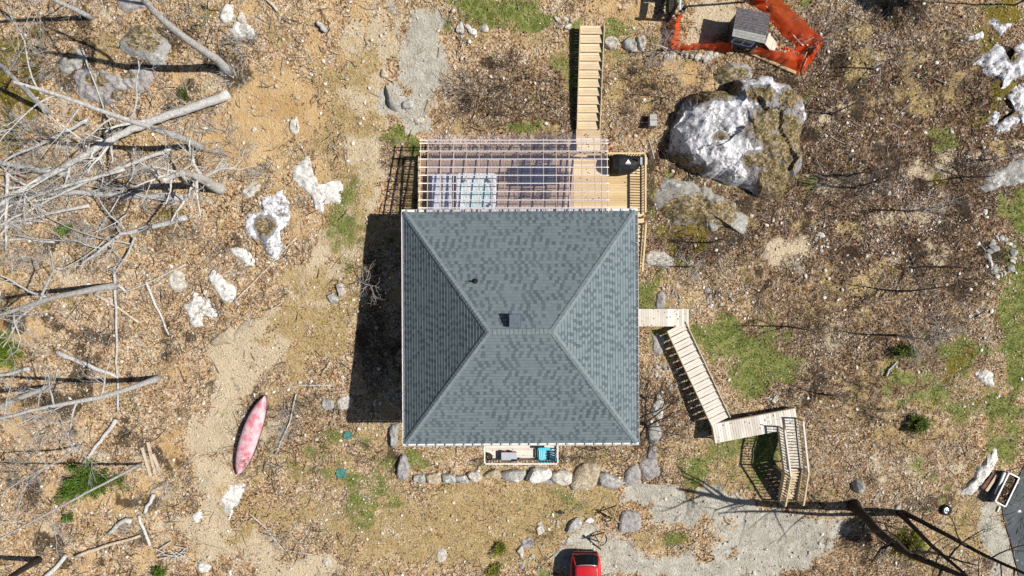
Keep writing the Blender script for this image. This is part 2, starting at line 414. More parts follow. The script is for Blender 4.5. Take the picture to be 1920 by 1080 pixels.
# ------------------------------------------------------------------ ground
ZA = {'grass': 0, 'dry': 1, 'soil': 2, 'gravel': 3, 'dirt': 4, 'moss': 5, 'dark': 6, 'stain_shade': 7}
BLOBS = [  # zone, px, py, rx, ry, rot, strength
 ('soil', 515, 205, 85, 95, 20, .95), ('soil', 462, 262, 75, 55, -20, .9), ('soil', 600, 120, 70, 110, 10, .55), ('soil', 575, 335, 80, 50, 10, .6),
 ('soil', 665, 110, 45, 130, 0, .55), ('soil', 1130, 25, 60, 35, 0, .6), ('soil', 1325, 140, 85, 30, 10, .7), ('soil', 470, 20, 40, 40, 0, .5), ('soil', 560, 420, 60, 50, 0, .35),
 ('soil', 350, 820, 40, 50, 0, .4), ('soil', 690, 235, 30, 110, -8, .5), ('soil', 330, 690, 50, 40, 0, .35), ('soil', 1215, 30, 60, 50, 0, .4),
 ('dirt', 450, 665, 62, 70, 30, .8), ('dirt', 415, 765, 32, 80, 8, .75), ('dirt', 395, 860, 34, 70, 0, .6), ('dirt', 700, 70, 16, 90, 5, .8), ('dirt', 660, 430, 26, 110, -20, .55),
 ('dirt', 430, 1015, 110, 60, 10, .75), ('dirt', 560, 1065, 130, 30, 0, .75), ('dirt', 590, 545, 55, 45, -30, .6), ('dirt', 540, 640, 40, 55, -35, .5), ('dirt', 700, 360, 22, 90, 0, .45),
 ('dirt', 520, 830, 20, 60, -35, .6), ('dirt', 1345, 25, 50, 45, 0, .85), ('dirt', 1310, 60, 30, 30, 0, .7), ('dirt', 860, 940, 90, 40, 0, .3), ('dirt', 340, 930, 40, 60, 0, .4),
 ('gravel', 790, 105, 62, 105, 0, .9), ('gravel', 765, 205, 52, 50, 0, .75), ('gravel', 745, 30, 26, 50, 0, .6), ('gravel', 1240, 935, 80, 36, 0, .95), ('gravel', 1365, 955, 125, 32, 6, 1.0), ('gravel', 1470, 1010, 90, 60, 0, 1.0),
 ('gravel', 1300, 1066, 130, 26, 0, .95), ('moss', 1272, 1008, 60, 20, 0, .4), ('stain_shade', 1215, 1060, 40, 8, -10, .35), ('stain_shade', 1420, 1000, 50, 10, 10, .3), ('gravel', 1130, 1050, 90, 50, 0, .9), ('gravel', 1450, 1020, 110, 70, 0, .85), ('gravel', 1560, 975, 60, 30, 0, .6), ('gravel', 1868, 1030, 30, 80, -10, .9),
 ('gravel', 470, 55, 55, 40, 0, .35), ('gravel', 1245, 710, 40, 40, 0, .5), ('gravel', 1690, 400, 60, 40, 0, .2), ('gravel', 1490, 480, 90, 50, 20, .3),
 ('grass', 935, 18, 115, 42, 0, .85), ('grass', 1075, 150, 24, 65, 0, .75), ('grass', 1150, 120, 22, 55, 0, .6), ('grass', 1385, 640, 75, 48, 30, .8), ('grass', 1425, 700, 65, 60, 0, .75),
 ('grass', 1330, 625, 40, 34, 0, .6), ('grass', 1905, 600, 42, 170, 0, .85), ('grass', 1900, 395, 40, 50, 0, .75), ('grass', 1890, 800, 40, 100, 0, .7), ('grass', 645, 865, 85, 60, 0, .5),
 ('grass', 1225, 570, 26, 90, 0, .55), ('grass', 1410, 855, 80, 65, 0, .55), ('grass', 1790, 750, 100, 100, 0, .4), ('grass', 755, 268, 40, 20, 0, .75), ('grass', 950, 240, 90, 25, 0, .45),
 ('grass', 680, 960, 70, 60, 0, .45), ('grass', 800, 860, 50, 20, 0, .5), ('grass', 1320, 870, 60, 50, 0, .5), ('grass', 500, 390, 40, 60, 0, .15), ('grass', 1060, 950, 90, 40, 0, .4), ('grass', 1200, 110, 40, 40, 0, .45),
 ('grass', 1700, 1010, 50, 60, 0, .35), ('grass', 640, 390, 60, 100, 0, .3), ('grass', 1840, 960, 40, 50, 0, .45),
 ('dry', 900, 985, 240, 90, 0, .85), ('dry', 720, 985, 130, 90, 0, .65), ('dry', 1060, 930, 140, 45, 0, .75), ('dry', 1370, 890, 90, 70, 0, .55), ('dry', 1050, 130, 45, 70, 0, .4),
 ('dry', 660, 430, 60, 130, 0, .45), ('dry', 1440, 660, 90, 70, 0, .4), ('dry', 960, 40, 130, 50, 0, .4), ('dry', 850, 858, 60, 20, 0, .6), ('dry', 1840, 740, 60, 180, 0, .4), ('dry', 1830, 1000, 60, 60, 0, .6), ('dry', 1260, 640, 60, 70, 0, .4),
 ('dry', 570, 690, 80, 60, 0, .4), ('dry', 1100, 870, 60, 25, 0, .5), ('dry', 1200, 70, 70, 50, 0, .45),
 ('grass', 700, 900, 90, 60, 0, .4), ('grass', 1480, 800, 60, 60, 0, .35), ('grass', 560, 860, 60, 70, 0, .3), ('grass', 700, 450, 40, 90, 0, .3), ('grass', 1760, 870, 90, 70, 0, .4), ('grass', 1260, 120, 60, 40, 0, .35),
 ('dry', 620, 930, 110, 110, 0, .5), ('dry', 1180, 160, 60, 60, 0, .5), ('dry', 930, 245, 140, 26, 0, .5), ('dry', 590, 620, 70, 90, -20, .45), ('dry', 1250, 590, 50, 80, 0, .6), ('dry', 1300, 830, 100, 60, 0, .45), ('dry', 1220, 1000, 60, 40, 0, .5), ('dry', 720, 60, 40, 100, 0, .4),
 ('stain_shade', 470, 640, 26, 6, -40, .35), ('stain_shade', 430, 730, 8, 40, 10, .3), ('stain_shade', 402, 850, 7, 60, 0, .3), ('grass', 415, 800, 14, 60, 8, .3), ('grass', 500, 620, 30, 12, -35, .35), ('stain_shade', 676, 260, 7, 80, 5, .35), ('stain_shade', 455, 155, 26, 22, 0, .6), ('stain_shade', 425, 470, 40, 26, 0, .45), ('stain_shade', 320, 690, 30, 20, 0, .4), ('stain_shade', 350, 770, 16, 30, 0, .5), ('stain_shade', 500, 465, 18, 14, 0, .6), ('stain_shade', 1480, 170, 60, 20, 0, .4), ('stain_shade', 1245, 200, 30, 30, 0, .4), ('stain_shade', 1215, 330, 12, 60, 0, .6), ('stain_shade', 735, 320, 26, 60, 0, .5), ('stain_shade', 700, 600, 36, 190, 0, .6),  # dark blobs left of house, pergola and boulder paint in their cast shade
 ('dry', 655, 300, 75, 280, 0, .62), ('dirt', 690, 290, 34, 260, 4, .75), ('dry', 600, 600, 120, 110, 0, .62), ('dry', 540, 700, 60, 80, 0, .5), ('grass', 640, 420, 45, 140, 0, .5), ('dirt', 560, 600, 60, 70, -30, .5), ('dry', 570, 330, 90, 90, 0, .4), ('dirt', 405, 900, 50, 170, 0, .7), ('dry', 480, 960, 90, 110, 0, .5), ('dry', 700, 820, 80, 60, 0, .55),
 ('grass', 1760, 700, 110, 110, 0, .5), ('grass', 1160, 100, 60, 70, 0, .5), ('grass', 1075, 120, 40, 100, 0, .55), ('dry', 1110, 120, 90, 110, 0, .5), ('grass', 1390, 840, 100, 70, 0, .5), ('grass', 1420, 640, 100, 80, 0, .6), ('dry', 1700, 760, 160, 110, 0, .42), ('dry', 1600, 560, 140, 60, 0, .35), ('dry', 1740, 140, 90, 120, 0, .4), ('grass', 1268, 1006, 60, 24, 0, .5), ('dirt', 1500, 475, 90, 55, 20, .5), ('dirt', 1700, 875, 150, 55, 0, .42), ('dirt', 1700, 410, 90, 40, 0, .35), ('dirt', 1560, 640, 90, 40, 0, .3), ('dry', 1500, 870, 80, 80, 0, .4), ('soil', 560, 200, 150, 120, 0, .5), ('soil', 640, 60, 90, 80, 0, .5),
 ('moss', 25, 150, 60, 110, 0, .6), ('moss', 90, 70, 60, 30, 0, .45), ('moss', 20, 230, 40, 60, 0, .6), ('moss', 1890, 18, 60, 34, 0, .9), ('moss', 1835, 60, 50, 50, 0, .6), ('moss', 1790, 690, 60, 45, 0, .45),
 ('moss', 110, 570, 50, 30, 0, .3), ('moss', 1860, 190, 70, 60, 0, .45), ('moss', 330, 180, 30, 20, 0, .4), ('moss', 320, 420, 60, 40, 0, .3), ('moss', 1300, 420, 90, 70, 20, .45),
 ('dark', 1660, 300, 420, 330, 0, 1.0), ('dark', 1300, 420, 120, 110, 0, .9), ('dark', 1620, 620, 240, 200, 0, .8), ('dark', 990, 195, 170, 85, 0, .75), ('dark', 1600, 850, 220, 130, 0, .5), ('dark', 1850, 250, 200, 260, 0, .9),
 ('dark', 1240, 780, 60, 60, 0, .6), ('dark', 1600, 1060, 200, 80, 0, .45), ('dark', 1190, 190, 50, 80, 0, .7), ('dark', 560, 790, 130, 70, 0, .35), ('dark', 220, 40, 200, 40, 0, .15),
 ('stain_shade', 1877, 480, 20, 26, 0, .8), ('stain_shade', 1700, 20, 90, 30, 0, .5), ('stain_shade', 740, 850, 10, 60, 0, .35), ('stain_shade', 1612, 735, 22, 14, 0, .55), ('stain_shade', 1630, 780, 22, 14, 0, .45), ('stain_shade', 1520, 730, 15, 10, 0, .3), ('stain_shade', 1150, 1055, 12, 10, 0, .3),  # dark blob at the upper right paints in a tree's cast shadow
 ('stain_shade', 900, 200, 50, 22, 0, .35), ('stain_shade', 960, 165, 60, 25, 0, .25),
]
for pl_ in ([(738, 20), (704, 120), (690, 220), (706, 330), (668, 420), (632, 500), (560, 600), (486, 680), (436, 760), (408, 850), (400, 960), (470, 1050)], [(668, 30), (660, 140), (655, 240), (668, 330), (636, 400), (600, 470), (520, 570), (452, 640), (398, 740), (372, 860)]):
    for (xa, ya), (xb, yb) in zip(pl_, pl_[1:]):
        L_ = math.hypot(xb - xa, yb - ya); BLOBS.append(('dirt', (xa + xb) / 2, (ya + yb) / 2, L_ * .62, 17, math.degrees(math.atan2(yb - ya, xb - xa)), .95))
def zones(x, y, z):
    px = 960 + FPX * x / (CAMZ - z); py = 540 - FPX * y / (CAMZ - z)
    wx = px + (fbm(x / 1.6, y / 1.6, 21, 4) - .5) * 70; wy = py + (fbm(x / 1.6, y / 1.6, 33, 4) - .5) * 70
    out = np.zeros((8,) + np.shape(x))
    for zn, cx, cy, rx, ry, ro, s in BLOBS:
        c, n_ = math.cos(R(ro)), math.sin(R(ro))
        u = ((wx - cx) * c + (wy - cy) * n_) / rx; v = (-(wx - cx) * n_ + (wy - cy) * c) / ry
        d = np.sqrt(u * u + v * v)
        i = ZA[zn]
        out[i] = np.maximum(out[i], s * (1 - sstep(.5, 1.35, d)))
    free = np.clip(1 - out[:6].max(0) * 1.2, 0, 1)
    lf_ = 1 - sstep(-4, 2, x)
    for i, sd, am, sc in ((1, 140, .5, 2.6), (5, 150, .34, 2.6), (2, 160, .5 * lf_ + .12, 2.4), (4, 170, .42, 1.9), (0, 180, .36 * (1 - lf_) + .1, 2.4)):
        out[i] = np.maximum(out[i], am * sstep(.48, .78, fbm(x / sc, y / sc, sd, 5)) * free)
    for i in range(6):
        nz = (fbm(x / .9, y / .9, 100 + i * 5, 5) - .5) * 1.15
        out[i] = np.where(out[i] > .02, sstep(.1, .95, out[i] + nz * sstep(0, .3, out[i])), 0)
    out[7] = np.clip(out[7] + .75 * sstep(.57, .72, fbm(x / 1.3, y / 1.3, 190, 5)) * free, 0, 1)
    return out
gx = np.concatenate([[-400, -250, -150, -100, -70, -55, -46], np.linspace(-40, 40, 534), [46, 55, 70, 100, 150, 250, 400]])
gy = np.concatenate([[-400, -250, -150, -100, -70, -50, -36, -28], np.linspace(-24, 24, 321), [28, 36, 50, 70, 100, 150, 250, 400]])
X, Y = np.meshgrid(gx, gy); Z = hgt(X, Y)
nx, ny = len(gx), len(gy)
idx = np.arange(nx * ny).reshape(ny, nx)
F = np.stack([idx[:-1, :-1], idx[:-1, 1:], idx[1:, 1:], idx[1:, :-1]], -1).reshape(-1, 4)
ground = npmesh('ground', np.stack([X, Y, Z], -1).reshape(-1, 3), F, M['ground'], smooth=True)
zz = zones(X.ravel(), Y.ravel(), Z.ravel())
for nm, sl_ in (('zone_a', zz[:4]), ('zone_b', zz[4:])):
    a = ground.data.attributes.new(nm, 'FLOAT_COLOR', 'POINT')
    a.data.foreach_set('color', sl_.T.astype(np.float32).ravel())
tag(ground, 'sloping woodland ground of leaf litter, orange soil, dry grass and gravel', None, None, 'structure')

# asphalt driveway at the lower right corner
def draped(name, poly_px, mat, dz=.03, step=.35):
    pts = [G(*p) for p in poly_px]
    bm = bmesh.new()
    bm.faces.new([bm.verts.new((p.x, p.y, 0)) for p in pts])
    xs = [p.x for p in pts]; ys = [p.y for p in pts]
    for co, no, a, b in (((1, 0, 0), 0, min(xs), max(xs)), ((0, 1, 0), 1, min(ys), max(ys))):
        t = a + step
        while t < b:
            pc = (t, 0, 0) if no == 0 else (0, t, 0)
            bmesh.ops.bisect_plane(bm, geom=bm.verts[:] + bm.edges[:] + bm.faces[:], plane_co=pc, plane_no=co); t += step
    for v in bm.verts: v.co.z = h1(v.co.x, v.co.y) + dz
    bmesh.ops.recalc_face_normals(bm, faces=bm.faces)
    if sum(f.normal.z for f in bm.faces) < 0: bmesh.ops.reverse_faces(bm, faces=bm.faces[:])
    me = bpy.data.meshes.new(name); bm.to_mesh(me); bm.free(); me.materials.append(mat)
    o = bpy.data.objects.new(name, me); COL.objects.link(o); return o
def asphalt():
    k = N('asphalt'); p = k.pos(); a = k.noise(p, 1.2, 5); b = k.noise(p, 40, 2)
    k.rgb(k.ramp(k.math('ADD', k.math('MULTIPLY', a, .6), k.math('MULTIPLY', b, .4)), [(.3, (.05, .06, .068)), (.7, (.1, .115, .13))])); k.rough(.85); k.bump(b, .4, .01); return k.m
M['asphalt'] = asphalt()
tag(draped('driveway', [(2200, 860), (1921, 872), (1900, 908), (1878, 948), (1882, 975), (1893, 1010), (1902, 1050), (1912, 1100), (2200, 1130)], M['asphalt'], .06),
    'dark asphalt driveway running out of the lower right corner', None, None, 'structure')

# ------------------------------------------------------------------ house
HC = W(975.5, 613.7, 5.5); HH = 6.33; ER = Matrix.Rotation(.0055, 3, 'Z')
def hp(x, y, z): v = ER @ Vector((x, y, 0)); return Vector((HC.x + v.x, HC.y + v.y, z))
house = empty('house', (HC.x, HC.y, 0), 'square house under a blue grey shingle hip roof with white gutters', 'house')
def shingle_mat():
    k = N('blue_grey_shingles'); uv = k.n('UVMap', uv_map='UVMap').outputs[0]
    s = k.n('SeparateXYZ'); k.l(uv, s.inputs[0]); u, v = s.outputs[0], s.outputs[1]
    H, Wd = .19, .19
    vv = k.math('DIVIDE', v, H); row = k.math('FLOOR', vv); fr = k.math('FRACT', vv)
    wn1 = k.n('TexWhiteNoise', noise_dimensions='1D'); k.l(row, wn1.inputs['W'])
    uu = k.math('ADD', k.math('DIVIDE', u, Wd), k.math('MULTIPLY', wn1.outputs['Value'], 13.0))
    cmb0 = k.n('CombineXYZ'); k.l(uu, cmb0.inputs[0]); k.l(k.math('MULTIPLY', row, 7.7), cmb0.inputs[1])
    uu = k.math('ADD', uu, k.math('MULTIPLY', k.noise(cmb0.outputs[0], .9, 1), 1.1))
    colu = k.math('FLOOR', uu); fu = k.math('FRACT', uu)
    cmb = k.n('CombineXYZ'); k.l(colu, cmb.inputs[0]); k.l(row, cmb.inputs[1])
    w2 = k.n('TexWhiteNoise', noise_dimensions='2D'); k.l(cmb.outputs[0], w2.inputs['Vector'])
    par = k.math('MODULO', k.math('ABSOLUTE', colu), 2.0)
    hsh = w2.outputs['Value']
    light = k.ramp(hsh, [(0, (.158, .198, .217)), (.35, (.178, .22, .24)), (.7, (.186, .228, .248))], 'CONSTANT')
    darkc = k.ramp(hsh, [(0, (.082, .112, .126)), (.3, (.105, .138, .154)), (.68, (.165, .206, .226))], 'CONSTANT')
    c = k.mix(k.math('GREATER_THAN', par, .5), light, darkc)
    p = k.pos()
    c = k.mix(k.math('MULTIPLY', k.sm(k.noise(p, .5, 4), .35, .7), .22), c, (.2, .24, .255))
    c = k.mix(k.math('MULTIPLY', k.noise(p, 45, 2), .22), c, (.11, .145, .16))
    line = k.sm(fr, .13, .04)  # dark course joint, also painted in for the shadow under each butt
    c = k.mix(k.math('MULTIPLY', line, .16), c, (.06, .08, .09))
    k.rgb(c); k.rough(.9)
    k.bump(k.math('ADD', w2.outputs['Value'], k.math('MULTIPLY', fr, -.8)), .5, .02)
    return k.m
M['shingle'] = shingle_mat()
M['cap'] = simple('ridge_cap_shingles', (.17, .21, .226), .9, 0, .14, 8)
ZE, ZR = 5.52, 8.8
re = HH - .13
rx0, rx1 = W(916, 622, ZR).x - HC.x, W(1036, 622, ZR).x - HC.x
ry = W(976, 622, ZR).y - HC.y
c_ = [(-re, re), (re, re), (re, -re), (-re, -re)]
rg = [(rx0, ry), (rx1, ry)]
faces_ = [(c_[0], c_[1], rg[1], rg[0]), (c_[1], c_[2], rg[1], rg[1]), (c_[2], c_[3], rg[0], rg[1]), (c_[3], c_[0], rg[0], rg[0])]
rv, rf, ruv = [], [], []
for a, b, tb, ta in faces_:            # stepped shingle courses on each slope
    A = hp(a[0], a[1], ZE); B = hp(b[0], b[1], ZE); TB = hp(tb[0], tb[1], ZR); TA = hp(ta[0], ta[1], ZR)
    e = (B - A).normalized()
    mid = (TA + TB) / 2 - A; slope = (mid - e * mid.dot(e)); L = slope.length; sdir = slope / L
    nrm = e.cross(sdir).normalized()
    n_ = int(round(L / .19)); st = L / n_
    for i in range(n_):
        t0, t1 = i / n_, (i + 1) / n_
        p0, p1 = A.lerp(TA, t0), B.lerp(TB, t0); q0, q1 = A.lerp(TA, t1), B.lerp(TB, t1)
        up = nrm * .022
        k0 = len(rv)
        rv += [p0 + up, p1 + up, q1, q0, p0, p1]
        rf += [(k0, k0 + 1, k0 + 2, k0 + 3), (k0 + 4, k0 + 5, k0 + 1, k0)]
        def uvof(p): d = p - A; return (d.dot(e), d.dot(sdir))
        u4 = [uvof(p0), uvof(p1), uvof(q1), uvof(q0)]
        e_ = .19 / st
        ruv += [(u_, min(max(v_ * e_, i * .19 + .001), (i + 1) * .19 - .001)) for u_, v_ in u4]
        ruv += [(u4[0][0], i * .19 + .002), (u4[1][0], i * .19 + .002), (u4[1][0], i * .19 + .01), (u4[0][0], i * .19 + .01)]
mb = MB(); mb.v = rv; mb.f = rf
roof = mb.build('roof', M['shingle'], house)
uvl = roof.data.uv_layers.new(name='UVMap')
uvl.data.foreach_set('uv', np.array(ruv, np.float32).ravel())
def cap(a, b, n1, n2, name):
    m_ = MB(); a = Vector(a); b = Vector(b); d = (b - a); L = d.length; d.normalize()
    n_ = int(L / .2)
    for i in range(n_):
        p = a + d * (L * i / n_); q = a + d * (L * (i + 1) / n_ + .03)
        s1 = n1 * .16; s2 = n2 * .16; u = Vector((0, 0, .045)); w = Vector((0, 0, .02))
        m_.add([p + u, q + w, q + s1 + w * .6, p + s1 + u * .8, q + s2 + w * .6, p + s2 + u * .8], [(0, 1, 2, 3), (1, 0, 5, 4)])
    o = m_.build(name, M['cap'], roof); return o
for ci, ri in ((0, 0), (1, 1), (2, 1), (3, 0)):
    a = hp(*c_[ci], ZE); b = hp(*rg[ri], ZR)
    pr = hp(*c_[(ci - 1) % 4], ZE); nx_ = hp(*c_[(ci + 1) % 4], ZE); d = (b - a).normalized()
    def side(q):
        v = (q - a); v = v - d * v.dot(d); return v.normalized()
    cap(a, b, side(pr), side(nx_), 'hip_cap')
a = hp(*rg[0], ZR); b = hp(*rg[1], ZR)
cap(a, b, Vector((0, .88, -.47)), Vector((0, -.88, -.47)), 'ridge_cap')
# walls, soffit, gutters
def hbox(name, x0, x1, y0, y1, z0, z1, mat, bevel=0, par=None):
    m_ = MB(); vs = [hp(x, y, z) for z in (z0, z1) for x, y in ((x0, y0), (x1, y0), (x1, y1), (x0, y1))]
    m_.add(vs, [(3, 2, 1, 0), (4, 5, 6, 7), (0, 1, 5, 4), (1, 2, 6, 5), (2, 3, 7, 6), (3, 0, 4, 7)])
    return m_.build(name, mat, par or house, bevel=bevel)
wl = HH - .5
hbox('wall', -wl, wl, -wl, wl, 2.85, 5.4, M['siding'])
hbox('foundation', -wl + .06, wl - .06, -wl + .06, wl - .06, -1.2, 2.848, M['concrete'])
hbox('soffit', -re + .02, re - .02, -re + .02, re - .02, 5.402, 5.49, M['white'])
for k_, (x0, x1, y0, y1, ax) in enumerate([(-HH, HH, -HH, -HH + .13, 0), (-HH, HH, HH - .13, HH, 0), (-HH, -HH + .13, -HH + .131, HH - .131, 1), (HH - .13, HH, -HH + .131, HH - .131, 1)]):
    m_ = MB()
    def bx(a0, a1, b0, b1, z0, z1):
        vs = [hp(x, y, z) for z in (z0, z1) for x, y in ((a0, b0), (a1, b0), (a1, b1), (a0, b1))]
        m_.add(vs, [(3, 2, 1, 0), (4, 5, 6, 7), (0, 1, 5, 4), (1, 2, 6, 5), (2, 3, 7, 6), (3, 0, 4, 7)])
    bx(x0, x1, y0, y1, 5.37, 5.385)
    if ax == 0:
        yo = (y0, y0 + .012) if y0 < 0 else (y1 - .012, y1); bx(x0, x1, *yo, 5.386, 5.5)
    else:
        xo = (x0, x0 + .012) if x0 < 0 else (x1 - .012, x1); bx(*xo, y0, y1, 5.386, 5.5)
    g_ = m_.build('gutter', M['white'], house)
    t = -HH + .3; first = None
    while t < HH - .2:
        if first is None:
            m_ = MB()
            if ax == 0: bx(t, t + .04, y0 + .013, y1 - .013, 5.47, 5.505)
            else: bx(x0 + .013, x1 - .013, t, t + .04, 5.47, 5.505)
            first = m_.build('gutter_hanger', M['siding'], g_); t00 = t
        else:
            c = first.copy(); COL.objects.link(c); c.parent = g_; d3 = ER @ (Vector((t - t00, 0, 0)) if ax == 0 else Vector((0, t - t00, 0))); c.location = d3
        t += .5
# windows and doors in the walls
for (ax, s, t, z, w_, h_) in [(1, -1, -3, 4.3, 1.2, 1.2), (1, -1, 2.5, 4.3, 1.2, 1.2), (1, -1, 0, 1.5, 1.0, .8), (1, 1, -3.4, 4.3, 1.2, 1.2), (0, -1, -4, 4.3, 1.2, 1.2), (0, -1, 4.2, 4.3, 1.4, 1.2), (0, 1, -3, 4.3, 1.4, 1.2)]:
    def q(d0, d1, t0, t1, z0, z1, nm, mt, par):
        a0, a1 = sorted((s * d0, s * d1))
        return hbox(nm, *((t0, t1, a0, a1) if ax == 0 else (a0, a1, t0, t1)), z0, z1, mt, 0, par)
    fr_ = q(wl, wl + .05, t - w_ / 2 - .08, t + w_ / 2 + .08, z - h_ / 2 - .08, z + h_ / 2 + .08, 'window', M['white'], house)
    q(wl + .051, wl + .06, t - w_ / 2, t + w_ / 2, z - h_ / 2, z + h_ / 2, 'pane', M['glass'], fr_)
d_ = hbox('door', wl, wl + .06, .05, 1.0, 2.45, 4.6, M['rust']); hbox('handle', wl + .061, wl + .1, .1, .2, 3.45, 3.5, M['steel'], 0, d_)
d_ = hbox('door', -1.2, .9, -wl - .06, -wl, 3.04, 5.1, M['white']); hbox('pane', -1.1, .8, -wl - .07, -wl - .061, 3.14, 5.0, M['glass'], 0, d_)
d_ = hbox('door', 1.2, 3.2, wl, wl + .06, 3.14, 5.2, M['white']); hbox('pane', 1.3, 3.1, wl + .061, wl + .07, 3.24, 5.1, M['glass'], 0, d_)
# roof vents
def roofz(x, y):
    x -= HC.x; y -= HC.y
    zs = [ZE + (ZR - ZE) * (re - y) / (re - ry), ZE + (ZR - ZE) * (re + y) / (re + ry), ZE + (ZR - ZE) * (re - x) / (re - rx1), ZE + (ZR - ZE) * (re + x) / (re + rx0)]
    return min(zs)
p = W(964, 601, 8.7); z0 = roofz(p.x, p.y)
m_ = MB(); m_.box((p.x, p.y, z0 + .14), (.4, .5, .6)); m_.box((p.x + .02, p.y, z0 + .47), (.52, .62, .06)); m_.box((p.x, p.y - .0, z0 + .03), (.7, .75, .02), M=Matrix.Rotation(-math.atan2(ZR - ZE, re - ry), 3, 'X'))
m_.build('box_vent', M['bluegrey'], house, bevel=.015)
p = W(891, 528, 7.3); z0 = roofz(p.x, p.y)
m_ = MB(); m_.cyl((p.x, p.y, z0 - .1), .055, .42, 14); m_.lathe((p.x, p.y, z0 - .02), [(.16, -.02), (.14, .03), (.07, .12), (.055, .13)], 16)
m_.build('plumbing_vent', M['black'], house)

# ------------------------------------------------------------------ rear deck, pergola
DZ = 3.1
def baluster_rail(parent, a, b, mat_rail, mat_b, h=1.0, sp=.15, bal_w=.045, low=.1, rw=.09):
    """a,b : floor points. A railing sub-assembly: rails and balusters are its children"""
    a = Vector(a); b = Vector(b); d = b - a; n = max(2, int(d.length / sp))
    m_ = MB(); up = Vector((0, 0, 1))
    m_.bar(a + up * h, b + up * h, rw, .035)
    rail = m_.build('railing', mat_rail, parent)
    m_ = MB(); m_.bar(a + up * low, b + up * low, .04, .08); m_.bar(a + up * (h - .07), b + up * (h - .07), .04, .08)
    m_.build('rail_board', mat_rail, rail)
    base = None
    for i in range(1, n):
        p = a.lerp(b, i / n)
        if base is None:
            m_ = MB(); m_.box(p + up * (h / 2 + .0), (bal_w, bal_w, h - .1)); base = m_.build('baluster', mat_b, rail); bp = p
        else:
            c = base.copy(); COL.objects.link(c); c.parent = rail; c.location = p - bp
    return rail
def post(parent, p, h, w=.1, mat=None, name='post'):
    m_ = MB(); p = Vector(p); m_.box((p.x, p.y, p.z + h / 2), (w, w, h)); return m_.build(name, mat or M['postwood'], parent, bevel=.006)
dx0, dx1, dy0, dy1 = -5.25, 7.5, 3.72, 7.55
deck = empty('rear_deck', (1.2, 5.6, 2.6), 'raised wooden deck behind the house under the clear pergola roof', 'deck')
m_ = MB(); m2 = MB(); yb = dy0
while yb < dy1 - .05:
    xa = dx0
    if yb < 4.3 - .1: pass
    m_.box(((dx0 + 3.5) / 2, yb + .068, DZ - .02), (3.5 - dx0, .134, .038))
    m2.box(((3.51 + dx1) / 2, yb + .068, DZ - .02), (dx1 - 3.51, .134, .038)); yb += .14
m_.build('decking', M['browndeck'], deck); m2.build('decking', M['newwood'], deck)
m_ = MB()
for (a, b) in (((dx0, dy1), (dx1, dy1)), ((dx0, dy0), (dx0, dy1)), ((dx1, dy0), (dx1, dy1))): m_.bar((*a, DZ - .14), (*b, DZ - .14), .04, .2)
m_.build('rim_joist', M['newwood'], deck)
for x, y in ((-5.15, 7.4), (-1.5, 7.4), (1.8, 7.4), (5.2, 7.4), (7.35, 7.4), (7.35, 4.0)):
    post(deck, (x, y, h1(x, y) - .3), DZ + 1.06 - h1(x, y) + .3, .11)
baluster_rail(deck, (-5.12, 7.48, DZ), (3.6, 7.48, DZ), M['newwood'], M['newwood'])
baluster_rail(deck, (5.1, 7.48, DZ), (7.42, 7.48, DZ), M['newwood'], M['newwood'])
baluster_rail(deck, (7.42, 7.4, DZ), (7.42, 4.2, DZ), M['newwood'], M['newwood'])
baluster_rail(deck, (-5.17, 7.4, DZ), (-5.17, 3.8, DZ), M['newwood'], M['newwood'])

perg = empty('pergola', (.1, 6.1, DZ), 'lumber pergola with clear lilac corrugated roof sheets over the hot tub deck', 'pergola')
PN, PS = 8.15, 4.02
def pz(y): return 5.16 + (PN - y) / (PN - PS) * .5
for x, y in ((-4.6, 7.35), (-1.4, 7.35), (1.9, 7.35), (5.0, 7.35)):
    post(perg, (x, y, DZ), pz(y) - .36 - DZ, .14, M['postwood'])
m_ = MB(); m_.bar((-4.95, 7.35, pz(7.35) - .27), (5.15, 7.35, pz(7.35) - .27), .09, .2); m_.build('beam', M['pergwood'], perg)
def px_at(px, y, z): return (px - 960) / FPX * (CAMZ - z)
for pxx in [788, 802] + [802 + 24.1 * i for i in range(1, 14)] + [1128, 1139]:
    xx = (pxx - 960) / FPX * (CAMZ - 5.3)
    m_ = MB(); m_.bar((xx, PN - .05, pz(PN) - .1), (xx, PS, pz(PS) - .1), .038, .085); m_.build('rafter', M['pergwood'], perg)
for py_ in (261.5, 267.5, 282.6, 298, 313.6, 329, 344.4, 360, 376, 391):
    yy = -(py_ - 540) / FPX * (CAMZ - 5.35); zz_ = pz(yy)
    m_ = MB(); m_.box((.1, yy, zz_ - .012), (10.2, .052, .035)); m_.build('purlin', M['palepurlin'], perg)
def clear_mat():
    k = N('lilac_clear_polycarbonate')
    tr = k.n('BsdfTransparent'); tr.inputs[0].default_value = (.985, .98, 1, 1)
    df = k.n('BsdfDiffuse'); df.inputs[0].default_value = (.55, .58, .9, 1)
    gl = k.n('BsdfGlossy'); gl.inputs['Roughness'].default_value = .08
    m1 = k.n('MixShader'); m1.inputs[0].default_value = .065; k.l(tr.outputs[0], m1.inputs[1]); k.l(df.outputs[0], m1.inputs[2])
    fr = k.n('Fresnel'); fr.inputs[0].default_value = 1.45
    m2 = k.n('MixShader'); k.l(fr.outputs[0], m2.inputs[0]); k.l(m1.outputs[0], m2.inputs[1]); k.l(gl.outputs[0], m2.inputs[2])
    k.l(m2.outputs[0], k.o.inputs[0]); return k.m
M['clear'] = clear_mat()
xs0, xs1 = (801 - 960) / FPX * 36.6, (1137 - 960) / FPX * 36.6
wsheet = .66; x = xs0; si = 0
